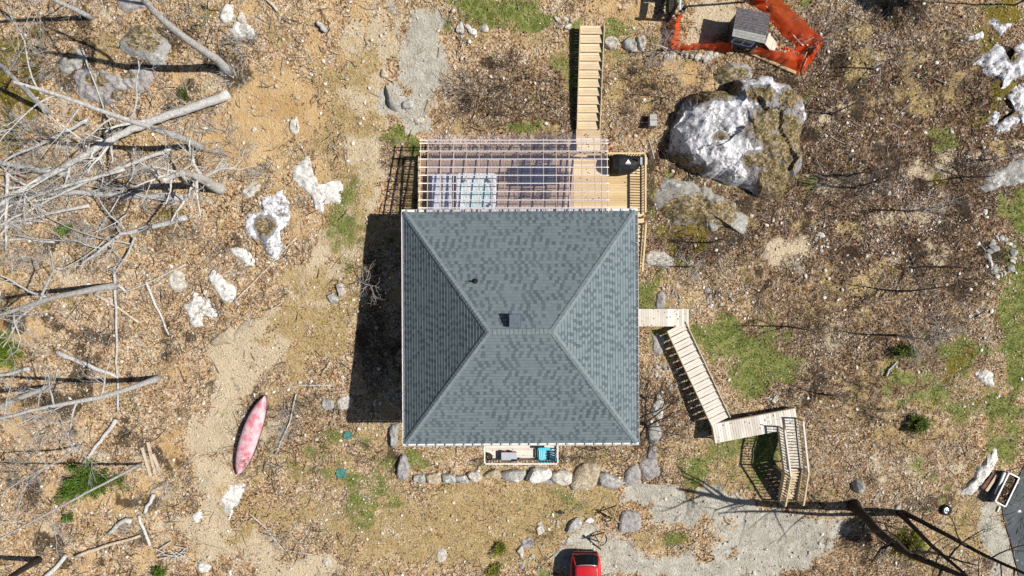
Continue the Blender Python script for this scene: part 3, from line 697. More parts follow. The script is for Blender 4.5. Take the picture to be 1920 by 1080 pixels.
while x < xs1 - .05:
    w_ = min(wsheet, xs1 - x) + .02
    n_ = int(w_ / .0127); px_ = x + np.arange(n_ + 1) * w_ / n_
    zc = .03 + .009 * np.sin(px_ / .076 * 2 * math.pi) + .004 * (si % 2)
    V = []
    for yy in (PN + .12, PS - .05):
        V.append(np.stack([px_, np.full(n_ + 1, yy), pz(yy) + zc], -1))
    V = np.concatenate(V); i_ = np.arange(n_)
    npmesh('roof_sheet', V, np.stack([i_, i_ + n_ + 1, i_ + n_ + 2, i_ + 1], -1), M['clear'], parent=perg, smooth=True)
    x += wsheet; si += 1

# hot tub
tub = empty('hot_tub', (-2.0, 5.28, DZ), 'white hot tub filled with turquoise water under the pergola', 'hot tub')
m_ = MB(); m_.box((-2.0, 5.28, DZ + .19), (2.18, 2.18, .36)); m_.build('cabinet', M['siding'], tub, bevel=.05)
def rrect(hx, hy, r, n=6):
    out = []
    for cx, cy, a0 in ((hx - r, hy - r, 0), (-hx + r, hy - r, 90), (-hx + r, -hy + r, 180), (hx - r, -hy + r, 270)):
        for i in range(n + 1):
            a = R(a0 + 90 * i / n); out.append((cx + r * math.cos(a), cy + r * math.sin(a)))
    return out
def loft(mb_, rings, close_top=False):
    n = len(rings[0]); base = len(mb_.v)
    mb_.v += [tuple(p) for r_ in rings for p in r_]
    for i in range(len(rings) - 1):
        for k in range(n):
            mb_.f.append((base + i * n + k, base + i * n + (k + 1) % n, base + (i + 1) * n + (k + 1) % n, base + (i + 1) * n + k))
    if close_top: mb_.f.append(tuple(base + (len(rings) - 1) * n + k for k in range(n)))
def ringz(poly, cx, cy, z): return [(cx + x, cy + y, z) for x, y in poly]
m_ = MB()
inner = rrect(.86, .86, .34)
inner = [(x * (1 - .07 * (math.sin(6 * math.atan2(y, x)) ** 2)), y * (1 - .07 * (math.sin(6 * math.atan2(y, x) + .8) ** 2))) for x, y in inner]
loft(m_, [ringz(rrect(1.12, 1.12, .2), -2, 5.28, DZ + .8), ringz(rrect(1.13, 1.13, .2), -2, 5.28, DZ + .9), ringz(rrect(1.08, 1.08, .2), -2, 5.28, DZ + .93), ringz(inner, -2, 5.28, DZ + .92), ringz([(a * .93, b * .93) for a, b in inner], -2, 5.28, DZ + .86), ringz([(a * .78, b * .78) for a, b in inner], -2, 5.28, DZ + .5), ringz([(a * .5, b * .5) for a, b in inner], -2, 5.28, DZ + .4)], True)
m_.build('shell', M['shell'], tub, smooth=True)
def water():
    k = N('turquoise_water'); p = k.pos(); n = k.noise(p, 2.2, 4, .6, dist=.6)
    k.rgb(k.ramp(n, [(.3, (.42, .72, .72)), (.5, (.7, .9, .9)), (.66, (.93, .97, .97))])); k.rough(.08); k.bump(k.noise(p, 9, 3), .4, .03); k.b.inputs['Specular IOR Level'].default_value = .5; return k.m
M['water'] = water()
m_ = MB(); m_.add(ringz([(a * .95, b * .95) for a, b in inner], -2, 5.28, DZ + .83), [tuple(range(len(inner)))]); m_.build('water', M['water'], tub)
for k_, (x, y) in enumerate(((-2.72, 5.95), (-1.3, 5.95), (-1.28, 4.6))):
    m_ = MB(); m_.box((x, y, DZ + .885), (.3, .14, .09), R((40, -40, 40)[k_])); m_.build('headrest', M['bluegrey'], tub, bevel=.03)
cov = empty('hot_tub_cover', (-3.85, 5.28, DZ), 'pale blue folded vinyl cover beside the hot tub', 'cover')
for dx_ in (-.29, .29):
    m_ = MB(); m_.box((-3.92 + dx_, 5.3, DZ + .75), (.52, 2.15, .11)); m_.build('panel', M['vinyl'], cov, bevel=.04)
m_ = MB()
for x in (-4.35, -3.5):
    for y in (4.4, 6.2): m_.box((x, y, DZ + .345), (.05, .05, .69))
m_.bar((-3.55, 4.3, DZ + .9), (-3.55, 6.4, DZ + .9), .04, .04); m_.build('lift_frame', M['iron'], cov)
# patio table and chairs
tb = W(1008, 328, DZ + .74)
table = empty('patio_table', (tb.x, tb.y, DZ), 'long dark slatted patio table under the pergola', 'table')
m_ = MB()
for i in range(8): m_.box((tb.x, tb.y - .49 + i * .14, DZ + .73), (2.3, .125, .03))
m_.build('tabletop', M['slate'], table, bevel=.005)
m_ = MB(); m_.box((tb.x, tb.y - .45, DZ + .69), (2.1, .04, .05)); m_.box((tb.x, tb.y + .45, DZ + .69), (2.1, .04, .05)); m_.build('table_frame', M['iron'], table)
for sx in (-1, 1):
    for sy in (-1, 1): post(table, (tb.x + sx * 1.02, tb.y + sy * .43, DZ), .665, .06, M['iron'], 'leg')
def patio_chair(x, y, rz, lab):
    ch = empty('patio_chair', (x, y, DZ), lab, 'chair', 'iron chairs round the patio table')
    o = Vector((x, y, DZ))
    m_ = MB()
    for i in range(6): m_.box(o + Vector((0, -.2 + i * .08, .44)), (.46, .045, .02))
    m_.build('seat', M['iron'], ch)
    m_ = MB()
    for i in range(5): m_.bar(o + Vector((-.18 + i * .09, -.23, .46)), o + Vector((-.18 + i * .09, -.34, .9)), .03, .015)
    m_.bar(o + Vector((-.24, -.34, .9)), o + Vector((.24, -.34, .9)), .03, .05)
    m_.build('backrest', M['iron'], ch)
    for sx in (-1, 1):
        m_ = MB(); m_.tube([o + Vector((sx * .25, -.26, .62)), o + Vector((sx * .26, .1, .64)), o + Vector((sx * .25, .22, .6))], .016, 6); m_.build('armrest', M['iron'], ch)
        for sy in (-1, 1):
            m_ = MB(); m_.bar(o + Vector((sx * .22, sy * .22, 0)), o + Vector((sx * .22, sy * .2, .62 if True else .44)), .025, .025); m_.build('leg', M['iron'], ch)
    ch.rotation_euler = (0, 0, rz); return ch
patio_chair(tb.x - .6, tb.y + .95, math.pi, 'iron patio chair on the lawn side of the table, nearer the hot tub')
patio_chair(tb.x + .55, tb.y + .98, math.pi + .15, 'iron patio chair on the lawn side of the table, nearer the grill')
patio_chair(tb.x - .55, tb.y - .95, .1, 'iron patio chair on the house side of the table, nearer the hot tub')
patio_chair(tb.x + .5, tb.y - 1.0, -.2, 'iron patio chair on the house side of the table, nearer the grill')
patio_chair(tb.x + 1.55, tb.y - .05, math.pi / 2, 'iron patio chair at the grill end of the table')
patio_chair(tb.x - 1.5, tb.y, -math.pi / 2, 'iron patio chair at the hot tub end of the table')
# covered grill
gc = W(1178, 305, DZ + 1.1)
grill = empty('covered_grill', (gc.x, gc.y, DZ), 'long grill under a black fabric cover with a white emblem beside the deck railing', 'grill')
m_ = MB(); rings = []
prof = [(-.86, .1, .28, .6, .02), (-.82, .34, .43, 1.02, .0), (-.5, .42, .5, 1.16, .0), (0, .4, .44, 1.15, 0), (.36, .3, .36, 1.05, .02), (.62, .24, .28, .98, .06), (.72, .1, .2, .8, .08)]
npr = 20
for t, hw1, hw2, hh, sh in prof:
    r_ = []
    for k in range(npr):
        a = math.pi * k / (npr - 1)
        yy = -math.cos(a); zz_ = math.sin(a) ** .45
        wob = .03 * mnoise.noise(Vector((t * 4, a * 3, 1.3)))
        wdt = hw2 * (1 - zz_) + hw1 * zz_ if abs(yy) > .5 else hw1
        r_.append((gc.x + t, gc.y + sh + yy * (hw2 * 1.18 + wob), DZ + .02 + zz_ * (hh + wob * 2)))
    rings.append(r_)
for i in range(len(rings) - 1):
    b0 = len(m_.v)
    m_.v += rings[i] + rings[i + 1]
    m_.f += [(b0 + k, b0 + npr + k, b0 + npr + k + 1, b0 + k + 1) for k in range(npr - 1)]
for r_ in (rings[0], rings[-1]):
    b0 = len(m_.v); m_.v += r_; m_.f.append(tuple(range(b0, b0 + npr)))
cvr = m_.build('fabric_cover', M['cover'], grill, smooth=True)
m_ = MB(); zt = DZ + 1.2
ex, ey = gc.x - .02, gc.y - .02
tree_ = [(-.15, -.02), (-.11, .03), (-.06, .1), (-.02, .17), (.02, .18), (.06, .11), (.1, .05), (.16, -.02)]
m_.prism([(ex + a, ey + b) for a, b in tree_], zt - .03, zt)
m_.prism([(ex - .15, ey - .075), (ex + .15, ey - .075), (ex + .15, ey - .045), (ex - .15, ey - .045)], zt - .03, zt)
m_.build('emblem', M['white'], cvr)
m_ = MB(); m_.box((gc.x + .9, gc.y + .14, DZ + .86), (.4, .42, .035)); m_.build('side_shelf', M['steel'], grill, bevel=.01)
m_ = MB(); m_.tube([(gc.x + .5, gc.y + .1, DZ + .95), (gc.x + .5, gc.y + .2, DZ + 1.3)], .07, 12); m_.build('chimney', M['cover'], grill)
for sx in (-.6, .55):
    for sy in (-.28, .28): post(grill, (gc.x + sx, gc.y + sy, DZ), .6, .04, M['iron'], 'leg')
p = W(1146, 279, 4.15)
tag(MB().lathe((p.x, p.y, DZ + 1.02), [(.0, 0), (.075, 0), (.08, .16), (.04, .21), (.035, .25), (0, .25)], 14).build('bottle', M['red'], origin=(p.x, p.y, DZ + 1.02)), 'small red bottle standing on the deck railing beside the pergola corner', 'bottle')

# deck side stairs (down along the house east wall)
sst = empty('deck_stair', (7.0, 2.6, 1.5), 'narrow yellow wooden stair with railing between the house and the ledge rock', 'stairs')
n_ = 11; y0_, y1_ = 3.68, .85; zb = h1(7.1, .8)
for i in range(n_):
    y = y0_ + (y1_ - y0_) * (i + .5) / n_; z = DZ + (zb - DZ) * (i + 1) / (n_ + 1)
    m_ = MB(); m_.box((6.98, y + .065, z), (.92, .125, .038)); m_.box((6.98, y - .065, z), (.92, .125, .038)); m_.build('tread', M['newwood'], sst)
for x in (6.5, 7.47):
    m_ = MB(); m_.bar((x, y0_, DZ - .16), (x, y1_, zb - .02), .04, .28); m_.build('stringer', M['newwood'], sst)
baluster_rail(sst, (7.47, y0_, DZ - .02), (7.47, y1_ + .1, zb + .1), M['newwood'], M['newwood'], .98, .22)
post(sst, (7.42, y0_ - .05, DZ - .8), 1.95, .1); post(sst, (7.42, y1_, zb - .2), 1.25, .1)

# stairs running up to the yard behind the deck
nst = empty('yard_stair', (4.35, 11.0, 3.3), 'straight flight of pine steps running from the deck up to the yard', 'stairs')
sx0, sx1 = 3.68, 4.98
ny0, ny1, nz0, nz1 = 9.0, 14.2, 3.28, 5.0
nt = 12
for i in range(nt):
    ya = ny0 + (ny1 - ny0) * i / nt; yb = ny0 + (ny1 - ny0) * (i + 1) / nt; z = nz0 + (nz1 - nz0) * i / (nt - 1)
    m_ = MB(); d = (yb - ya + .01) / 3
    for j in range(3): m_.box(((sx0 + sx1) / 2, ya + d * (j + .5), z), (sx1 - sx0 - .09, d - .008, .038))
    m_.build('tread', M['stairwood'], nst)
for x in (sx0, sx1):
    m_ = MB(); m_.bar((x, ny0, nz0 - .02), (x, ny1, nz1 + .1), .042, .3); m_.build('stringer', M['stairwood'], nst)
m_ = MB(); y = 7.58
while y < ny0 - .02: m_.box(((sx0 + sx1) / 2, y + .066, 3.2), (sx1 - sx0 + .08, .13, .038)); y += .137
m_.build('landing', M['stairwood'], nst)
for y in (7.7, 9.0, 10.6, 12.4):
    for x in (sx0, sx1):
        z = nz0 + (nz1 - nz0) * max(0, (y - ny0)) / (ny1 - ny0) - .1; g = h1(x, y) - .2
        if z - g > .1: post(nst, (x, y, g), z - g, .09)

# ------------------------------------------------------------------ front balcony
fd = empty('front_balcony', (.5, -9.0, 2.7), 'small weathered balcony with white railing on the front of the house', 'balcony')
BZ = 3.0; bx0, bx1, by0, by1 = -1.55, 2.58, -9.82, -8.0
m_ = MB(); y = by0
while y < by1: m_.box(((bx0 + bx1) / 2, y + .066, BZ - .02), (bx1 - bx0, .132, .038)); y += .138
m_.build('decking', M['greydeckx'], fd)
m_ = MB()
for a, b in (((bx0, by0), (bx1, by0)), ((bx0, by0), (bx0, by1)), ((bx1, by0), (bx1, by1))): m_.bar((*a, BZ - .14), (*b, BZ - .14), .04, .2)
m_.build('rim_joist', M['greypost'], fd)
for x in (bx0 + .05, .45, bx1 - .05): post(fd, (x, by0 + .08, h1(x, by0) - .3), BZ + 1.0 - h1(x, by0) + .3, .1, M['greypost'])
for a, b in (((bx0, by0 + .03), (bx1, by0 + .03)), ((bx0 + .03, by0), (bx0 + .03, by1)), ((bx1 - .03, by0), (bx1 - .03, by1))):
    baluster_rail(fd, (*a, BZ), (*b, BZ), M['white'], M['greypost'], 1.0, .16, rw=.065)
# cooler
cp = W(954.5, 857, BZ + .42)
cl = empty('cooler', (cp.x, cp.y, BZ), 'grey lidded cooler with red latches on the front balcony', 'cooler')
m_ = MB(); m_.box((cp.x, cp.y, BZ + .17), (.84, .46, .33)); m_.build('body', M['black'], cl, bevel=.03)
m_ = MB(); m_.box((cp.x, cp.y, BZ + .38), (.9, .52, .08)); m_.build('lid', M['cooler'], cl, bevel=.025)
for dx_ in (-.22, .24):
    m_ = MB(); m_.box((cp.x + dx_, cp.y + .275, BZ + .38), (.13, .05, .09)); m_.build('latch', M['red'], cl, bevel=.01)
# adirondack chair facing the cooler (west)
ac = W(1022, 853, BZ + .4); o_ = Vector((ac.x, ac.y, BZ))
ad = empty('adirondack_chair', o_, 'turquoise slatted adirondack chair on the front balcony', 'chair')
m_ = MB()
for i in range(5): m_.box(o_ + Vector((-.3 + i * .115, 0, .38 - i * .025)), (.1, .52, .022), M=Matrix.Rotation(.2, 3, 'Y'))
m_.build('seat', M['turq'], ad)
m_ = MB()
for i in range(5):
    f = (i - 2)
    m_.bar(o_ + Vector((.2, f * .095, .28)), o_ + Vector((.58, f * .135, 1.0 - .04 * abs(f))), .09, .022, up=(1, 0, 0))
m_.build('backrest', M['turq'], ad)
for s in (-1, 1):
    m_ = MB(); m_.box(o_ + Vector((-.02, s * .37, .56)), (.74, .15, .025)); m_.build('armrest', M['turq'], ad, bevel=.01)
    m_ = MB(); m_.box(o_ + Vector((-.3, s * .31, .275)), (.1, .04, .55)); m_.build('leg', M['turq'], ad)
    m_ = MB(); m_.bar(o_ + Vector((-.3, s * .27, .32)), o_ + Vector((.62, s * .27, .03)), .035, .13); m_.build('leg', M['turq'], ad)
# planter
pp = W(917, 856, BZ + .35)
pl = empty('plant_pot', (pp.x, pp.y, BZ), 'round dark pot of dead stalks in the balcony corner', 'plant pot')
m_ = MB(); m_.lathe((pp.x, pp.y, BZ), [(0, .01), (.12, .01), (.19, .36), (.2, .36), (.17, .3), (0, .29)], 20); m_.build('pot', M['black'], pl)
m_ = MB(); m_.cyl((pp.x, pp.y, BZ + .28), .165, .03, 18); m_.build('soil', M['soilpot'], pl)
m_ = MB()
for i in range(14):
    a = rnd.uniform(0, 6.3); r_ = rnd.uniform(.02, .13)
    m_.tube([(pp.x + r_ * math.cos(a), pp.y + r_ * math.sin(a), BZ + .3), (pp.x + 1.4 * r_ * math.cos(a + .3), pp.y + 1.4 * r_ * math.sin(a + .3), BZ + rnd.uniform(.34, .5))], .007, 4)
m_.build('stalk', M['freshwood'], pl)

# ------------------------------------------------------------------ east entry walk and stairs
ew = empty('entry_stair', (10.0, -2.0, 2.0), 'pale weathered boardwalk and steps from the side door to the lower landing', 'stairs')
EZ = 2.4
e0, e1 = W(1289, 579, EZ), W(1200, 612, EZ)
m_ = MB(); x = 6.4
while x < e0.x: m_.box((x + .066, (e0.y + e1.y) / 2, EZ - .02), (.132, e0.y - e1.y, .038)); x += .138
m_.build('landing', M['greydeck'], ew)
m_ = MB(); m_.box(((6.4 + e0.x) / 2, e0.y - .03, EZ - .12), (e0.x - 6.4, .04, .16)); m_.box(((6.4 + e0.x) / 2, e1.y + .03, EZ - .12), (e0.x - 6.4, .04, .16)); m_.build('rim_joist', M['greypost'], ew)
for x in (7.6, 10.0):
    for y in (e0.y - .06, e1.y + .06): g = h1(x, y) - .2; post(ew, (x, y, g), EZ - .05 - g, .09, M['greypost'])
ta, tbm = W(1268, 612, EZ), W(1351, 790, 1.4)
dv = Vector((tbm.x - ta.x, tbm.y - ta.y, 0)); Lf = dv.length; dv.normalize(); sv = Vector((-dv.y, dv.x, 0))
nt = 14; ang = math.atan2(sv.y, sv.x)
for i in range(nt):
    s = Lf * (i + .5) / nt; z = EZ - .08 + (1.42 - EZ + .08) * (i + .5) / nt
    c = ta + dv * s; st = Lf / nt
    m_ = MB()
    for q_ in (-.26, .26): m_.box((c.x + dv.x * st * q_ * .86, c.y + dv.y * st * q_ * .86, z), (1.1, st * .42, .038), ang)
    m_.build('tread', M['greydeck'], ew)
for q_ in (-.6, .6):
    m_ = MB(); a = ta + sv * q_; b = tbm + sv * q_
    m_.bar((a.x, a.y, EZ - .03), (b.x, b.y, 1.45), .04, .26); m_.build('stringer', M['greypost'], ew)
    for t in (.3, .7):
        c = a.lerp(b, t); g = h1(c.x, c.y) - .2; post(ew, (c.x, c.y, g), EZ + (1.42 - EZ) * t - .1 - g, .09, M['greypost'])
lw = empty('lower_stair', (15.0, -8.0, 1.0), 'angled pale landing with railed steps down to the gravel drive', 'stairs')
LZ = 1.36
L0, L1, L2, L3 = [W(*p, LZ) for p in ((1335, 796), (1491, 766), (1497, 801), (1341, 831))]
nb = 34; m_ = MB()
for i in range(nb):
    t0, t1 = i / nb + .001, (i + .94) / nb
    a, b = L0.lerp(L1, t0), L0.lerp(L1, t1); c, d = L3.lerp(L2, t1), L3.lerp(L2, t0)
    m_.prism([(p.x, p.y) for p in (a, b, c, d)], LZ - .038, LZ)
m_.build('landing', M['greydeck'], lw)
m_ = MB()
for a, b in ((L0, L1), (L1, L2), (L2, L3), (L3, L0)): m_.bar(a - Vector((0, 0, .14)), b - Vector((0, 0, .14)), .04, .2)
m_.build('rim_joist', M['greypost'], lw)
for q_ in (L0, L1, L3, L0.lerp(L1, .5), L3.lerp(L2, .5)):
    c = q_.lerp((L0 + L1 + L2 + L3) / 4, .06); g = h1(c.x, c.y) - .2; post(lw, (c.x, c.y, g), LZ - .05 - g, .1, M['greypost'])
A0, A1 = Vector((15.86, -8.25, LZ)), Vector((16.22, -11.0, LZ))
B0, B1 = Vector((16.92, -7.75, LZ)), Vector((17.24, -10.75, LZ))
zb = -.55; A2, B2 = Vector((16.62, -13.25, zb)), Vector((17.72, -13.2, zb))
nb = 20; m_ = MB()
for i in range(nb):
    a, b = A0.lerp(A1, i / nb + .001), A0.lerp(A1, (i + .9) / nb); c, d = B0.lerp(B1, (i + .9) / nb), B0.lerp(B1, i / nb + .001)
    m_.prism([(p.x, p.y) for p in (a, b, c, d)], LZ - .045, LZ - .006)
m_.build('walkway', M['greydeckx'], lw)
ns = 10
for i in range(ns):
    a, b = A1.lerp(A2, (i + .06) / ns), A1.lerp(A2, (i + 1) / ns); c, d = B1.lerp(B2, (i + 1) / ns), B1.lerp(B2, (i + .06) / ns)
    z = LZ - (LZ - zb) * (i + .8) / ns
    m_ = MB(); m_.prism([(p.x, p.y) for p in (a, b, c, d)], z - .04, z); m_.build('tread', M['stairwood'], lw)
for P0, P1, P2 in ((A0, A1, A2), (B0, B1, B2)):
    m_ = MB(); m_.bar(P0 - Vector((0, 0, .14)), P1 - Vector((0, 0, .14)), .04, .2); m_.bar(P1 - Vector((0, 0, .15)), P2, .04, .28); m_.build('stringer', M['greypost'], lw)
    baluster_rail(lw, P0, P1, M['greydeck'], M['greypost'], 1.0, .17)
    baluster_rail(lw, P1, P2 + Vector((0, 0, .1)), M['stairwood'], M['greypost'], 1.0, .25)
    for c in (P0, P1, P2):
        g = h1(c.x, c.y) - .2; post(lw, (c.x, c.y, g), c.z + 1.04 - g, .1, M['greypost'])

# ------------------------------------------------------------------ coop yard
coop_px = [(1380.5, 16), (1442, 28), (1436, 80), (1374, 66)]
gz = G(1410, 75).z
cr = [W(a, b, gz + 1.75) for a, b in coop_px]
cc = sum(cr, Vector()) / 4
coop = empty('chicken_coop', (cc.x, cc.y, gz), 'small dark coop with a grey shingle roof and a pale framed window', 'coop')
def inset(pts, k): c = sum(pts, Vector()) / len(pts); return [c + (p - c) * k for p in pts]
base = inset(cr, .86)
m_ = MB(); m_.prism([(p.x, p.y) for p in base], gz + .25, gz + 1.5); m_.build('wall', M['coopwall'], coop)
n_r = cr[0], cr[1], cr[2], cr[3]
def rl(t, dz=0): return (cr[0].lerp(cr[3], t) + Vector((0, 0, .16 - .3 * t + dz)), cr[1].lerp(cr[2], t) + Vector((0, 0, .16 - .3 * t + dz)))
rows = 11
mA, mB_ = MB(), MB()
for i in range(rows):
    a, b = rl(i / rows, .0); c, d = rl((i + 1) / rows, .02)
    tgt = mB_ if i >= 8 else mA
    tgt.add([a, b, d, c], [(3, 2, 1, 0)]); e_, f_ = rl((i + 1) / rows); tgt.add([c, d, f_, e_], [(3, 2, 1, 0)])
a, b = rl(0, -.06); c, d = rl(1, -.06); mA.add([a, b, d, c, *[rl(0)[0], rl(0)[1], rl(1)[1], rl(1)[0]]], [(0, 1, 2, 3), (0, 4, 5, 1), (1, 5, 6, 2), (2, 6, 7, 3), (3, 7, 4, 0)])
M['coopshingle'] = simple('brown_grey_shingles', (.115, .105, .115), .9, 0, .25, 9)
M['coopedge'] = simple('pale_grey_shingles', (.3, .3, .28), .9, 0, .15, 9)
rf_ = mA.build('roof', M['coopshingle'], coop); mB_.build('eave_course', M['coopedge'], rf_)
sa, sb_ = base[3], base[2]; sd = (sb_ - sa).normalized(); sn = Vector((sd.y, -sd.x, 0)); sl_ = (sb_ - sa).length
def wpt(t, z, o): return Vector((sa.x, sa.y, 0)) + Vector((sd.x, sd.y, 0)) * (sl_ * t) + sn * o + Vector((0, 0, gz + z))
m_ = MB()
for z in (.75, 1.4): m_.bar(wpt(.08, z, .04), wpt(.78, z, .04), .07, .07)
for t in (.08, .43, .78): m_.bar(wpt(t, .79, .038), wpt(t, 1.36, .038), .06, .06)
win = m_.build('window', M['trimblue'], coop)
m_ = MB(); m_.add([wpt(.08, .75, .012), wpt(.78, .75, .012), wpt(.78, 1.4, .012), wpt(.08, 1.4, .012)], [(0, 1, 2, 3)]); m_.build('pane', M['glass'], win)
for t in ((.02, .02), (.98, .02)):
    for bp_ in (0, 1):
        p = base[bp_ * 2 + (0 if t[0] < .5 else (1 if bp_ == 0 else 0))]
for p in inset(base, .9): post(coop, (p.x, p.y, gz - .4), .7, .1, M['coopwall'], 'leg')
pr = empty('coop_ramp', G(1440, 86), 'ridged pale wooden ramp leaning beside the coop', 'ramp')
a, b = G(1428, 82, .75), G(1452, 92, .1); dv = (b - a); s_ = Vector((-dv.y, dv.x, 0)).normalized()
m_ = MB(); m_.bar(a, b, .62, .03); m_.build('board', M['greydeckx'], pr)
m_ = MB()
for i in range(7): c = a.lerp(b, (i + .5) / 7) + Vector((0, 0, .035)); m_.bar(c - s_ * .3, c + s_ * .3, .04, .04)
m_.build('cleat', M['greypost'], pr)

def netmat():
    k = N('orange_plastic_netting'); uv = k.n('UVMap', uv_map='UVMap').outputs[0]
    s = k.n('SeparateXYZ'); k.l(uv, s.inputs[0])
    def g(o, n): return k.math('GREATER_THAN', k.math('FRACT', k.math('MULTIPLY', o, n)), .34)
    hole = k.math('MULTIPLY', g(s.outputs[0], 18), g(s.outputs[1], 14))
    k.rgb((.98, .13, .035)); k.rough(.5)
    tl = k.n('BsdfTranslucent'); tl.inputs[0].default_value = (1, .2, .06, 1)
    m1 = k.n('MixShader'); m1.inputs[0].default_value = .62; k.l(k.b.outputs[0], m1.inputs[1]); k.l(tl.outputs[0], m1.inputs[2])
    tr = k.n('BsdfTransparent'); m2 = k.n('MixShader'); k.l(k.math('MULTIPLY', hole, .22), m2.inputs[0]); k.l(m1.outputs[0], m2.inputs[1]); k.l(tr.outputs[0], m2.inputs[2])
    k.l(m2.outputs[0], k.o.inputs[0]); return k.m
M['net'] = netmat()
def net_strip(bot, top, label, hz=1.05, seed=0, posts=True):
    """bot: pixels on the ground, top: pixels of the upper edge (hz above ground)"""
    pb = [G(*p) for p in bot]; pt = [W(*p, pb[min(i, len(pb) - 1)].z + (hz if not hasattr(hz, '__len__') else hz[i])) for i, p in enumerate(top)]
    root = empty('safety_fence', pb[0], label, 'fence')
    def res(pl, n):
        d = [0]
        for i in range(1, len(pl)): d.append(d[-1] + (pl[i] - pl[i - 1]).length)
        out = []
        for i in range(n):
            t = d[-1] * i / (n - 1); j = 0
            while j < len(pl) - 2 and d[j + 1] < t: j += 1
            out.append(pl[j].lerp(pl[j + 1], (t - d[j]) / max(1e-6, d[j + 1] - d[j])))
        return out, d[-1]
    n = 40; nv = 9
    rb, L = res(pb, n); rt, _ = res(pt, n)
    V = []; U = []
    for i in range(n):
        for j in range(nv):
            t = j / (nv - 1); p = rb[i].lerp(rt[i], t)
            sag = .1 * math.sin(math.pi * ((i / (n - 1) * 3) % 1)) * t
            w = mnoise.noise(Vector((i * .35, j * .5, seed * 7.7))) * .2
            p = p + Vector((w, mnoise.noise(Vector((i * .3, j * .4, seed * 3.1 + 9))) * .12, -sag))
            V.append(p); U.append((L * i / (n - 1), t * 1.1))
    m_ = MB()
    m_.v = V; m_.f = [(i * nv + j, (i + 1) * nv + j, (i + 1) * nv + j + 1, i * nv + j + 1) for i in range(n - 1) for j in range(nv - 1)]
    o = m_.build('netting', M['net'], root, smooth=True)
    uvl = o.data.uv_layers.new(name='UVMap')
    for lp in o.data.loops: uvl.data[lp.index].uv = U[lp.vertex_index]
    if posts:
        k = max(2, int(L / 1.8) + 1)
        for i in range(k):
            j = int(i * (n - 1) / (k - 1)); m_ = MB(); m_.bar(rb[j] - Vector((0, 0, .2)), rt[j] + (rt[j] - rb[j]).normalized() * .08, .04, .04)
            m_.build('stake', M['greypost'], root)
    return root
net_strip([(1259, 94), (1263, 66), (1266, 38)], [(1272, 88), (1276, 52), (1279, 22)], 'orange plastic netting upright beside the tower posts at the yard corner', seed=1)
net_strip([(1263, 96), (1310, 92), (1372, 98)], [(1268, 84), (1315, 82), (1374, 78)], 'low orange netting running past the white rubble to the coop', .8, seed=2)
net_strip([(1404, 99), (1450, 118), (1497, 139)], [(1418, 88), (1462, 96), (1512, 100)], 'orange netting with a plank along its foot between coop and big boulder', 1.0, seed=3)
net_strip([(1502, 140), (1520, 118), (1536, 86)], [(1512, 112), (1530, 96), (1543, 72)], 'tight orange netting panel turning the outer corner of the coop yard', .9, seed=4)
net_strip([(1502, 98), (1458, 56), (1419, 12), (1410, 0)], [(1543, 72), (1508, 38), (1460, -6), (1452, -16)], 'broad slack orange netting leaning outward behind the coop', .85, seed=5)
net_strip([(1430, 84), (1465, 92), (1505, 100)], [(1437, 76), (1470, 88), (1500, 92)], 'loose orange netting lying flat on the yard right of the coop', .12, seed=6, posts=False)
net_strip([(1436, 6), (1420, 3), (1404, -6)], [(1438, 0), (1422, -6), (1408, -14)], 'short orange netting scrap at the top edge behind the coop', .7, seed=7)
def plank(name, a, b, w, h, mat, label, cat='plank', group=None, up=(0, 0, 1)):
    c = (Vector(a) + Vector(b)) / 2
    return tag(MB().bar(a, b, w, h, up).build(name, mat, origin=(c.x, c.y, min(a[2], b[2]) - h / 2), bevel=min(.006, h * .2)), label, cat, group)
plank('plank', G(1407, 101, .1), G(1491, 138, .1), .16, .1, M['postwood'], 'long orange tinted plank under the netting above the big boulder')
lad = empty('pipe_frame', G(1470, 50), 'fallen white pipe frame with orange rails inside the netting', 'frame')
for s_, q_ in ((0, 0), (1, 1)):
    a, b = G(1434 + 9 * s_, 14 - 2 * s_, .2), G(1503 + 9 * s_, 88 + 0 * s_, .2); m_ = MB(); m_.bar(a, b, .07, .07); m_.build('rail', M['greypost'], lad)
for t in (.15, .4, .65, .9):
    a = G(1434, 14, .2).lerp(G(1503, 88, .2), t); b = G(1443, 12, .2).lerp(G(1512, 88, .2), t); m_ = MB(); m_.bar(a, b, .06, .06); m_.build('rung', M['white'], lad)
plank('pole', G(1320, 14, 1.3), G(1428, 6, 1.2), .1, .1, M['dark_shade_bark'], 'dark pole across the yard just behind the coop roof', 'pole')
# play tower at the top edge, only its foot in the picture
tw = empty('wooden_tower', G(1252, 20), 'dark timber tower posts with a pale plank at the top edge', 'tower')
g0 = G(1252, 38); H0 = g0.z
for (dx_, dy_) in ((0, 0), (0, 1.9), (.62, .2), (1.6, 1.9)):
    p = Vector((g0.x + dx_, g0.y + dy_, h1(g0.x + dx_, g0.y + dy_) - .2)); post(tw, p, 2.4 if dx_ != .62 else 1.5, .14, M['dark_shade_bark'])
m_ = MB(); m_.bar((g0.x, g0.y - .1, H0 + 1.9), (g0.x, g0.y + 2.2, H0 + 2.1), .1, .12); m_.bar((g0.x, g0.y, H0 + .75), (g0.x, g0.y + 2, H0 + .85), .3, .3); m_.build('crossbar', M['dark_shade_bark'], tw)
m_ = MB(); m_.box((g0.x, g0.y + 1.25, H0 + 1.45), (.06, .8, .9)); m_.box((g0.x, g0.y + .42, H0 + 1.72), (.06, .8, .3)); m_.build('panel', M['coopwall'], tw)
m_ = MB(); m_.bar((g0.x + .22, g0.y - .05, H0 + .35), (g0.x + .18, g0.y + 1.6, H0 + .6), .2, .04); m_.build('plank', M['greypost'], tw)
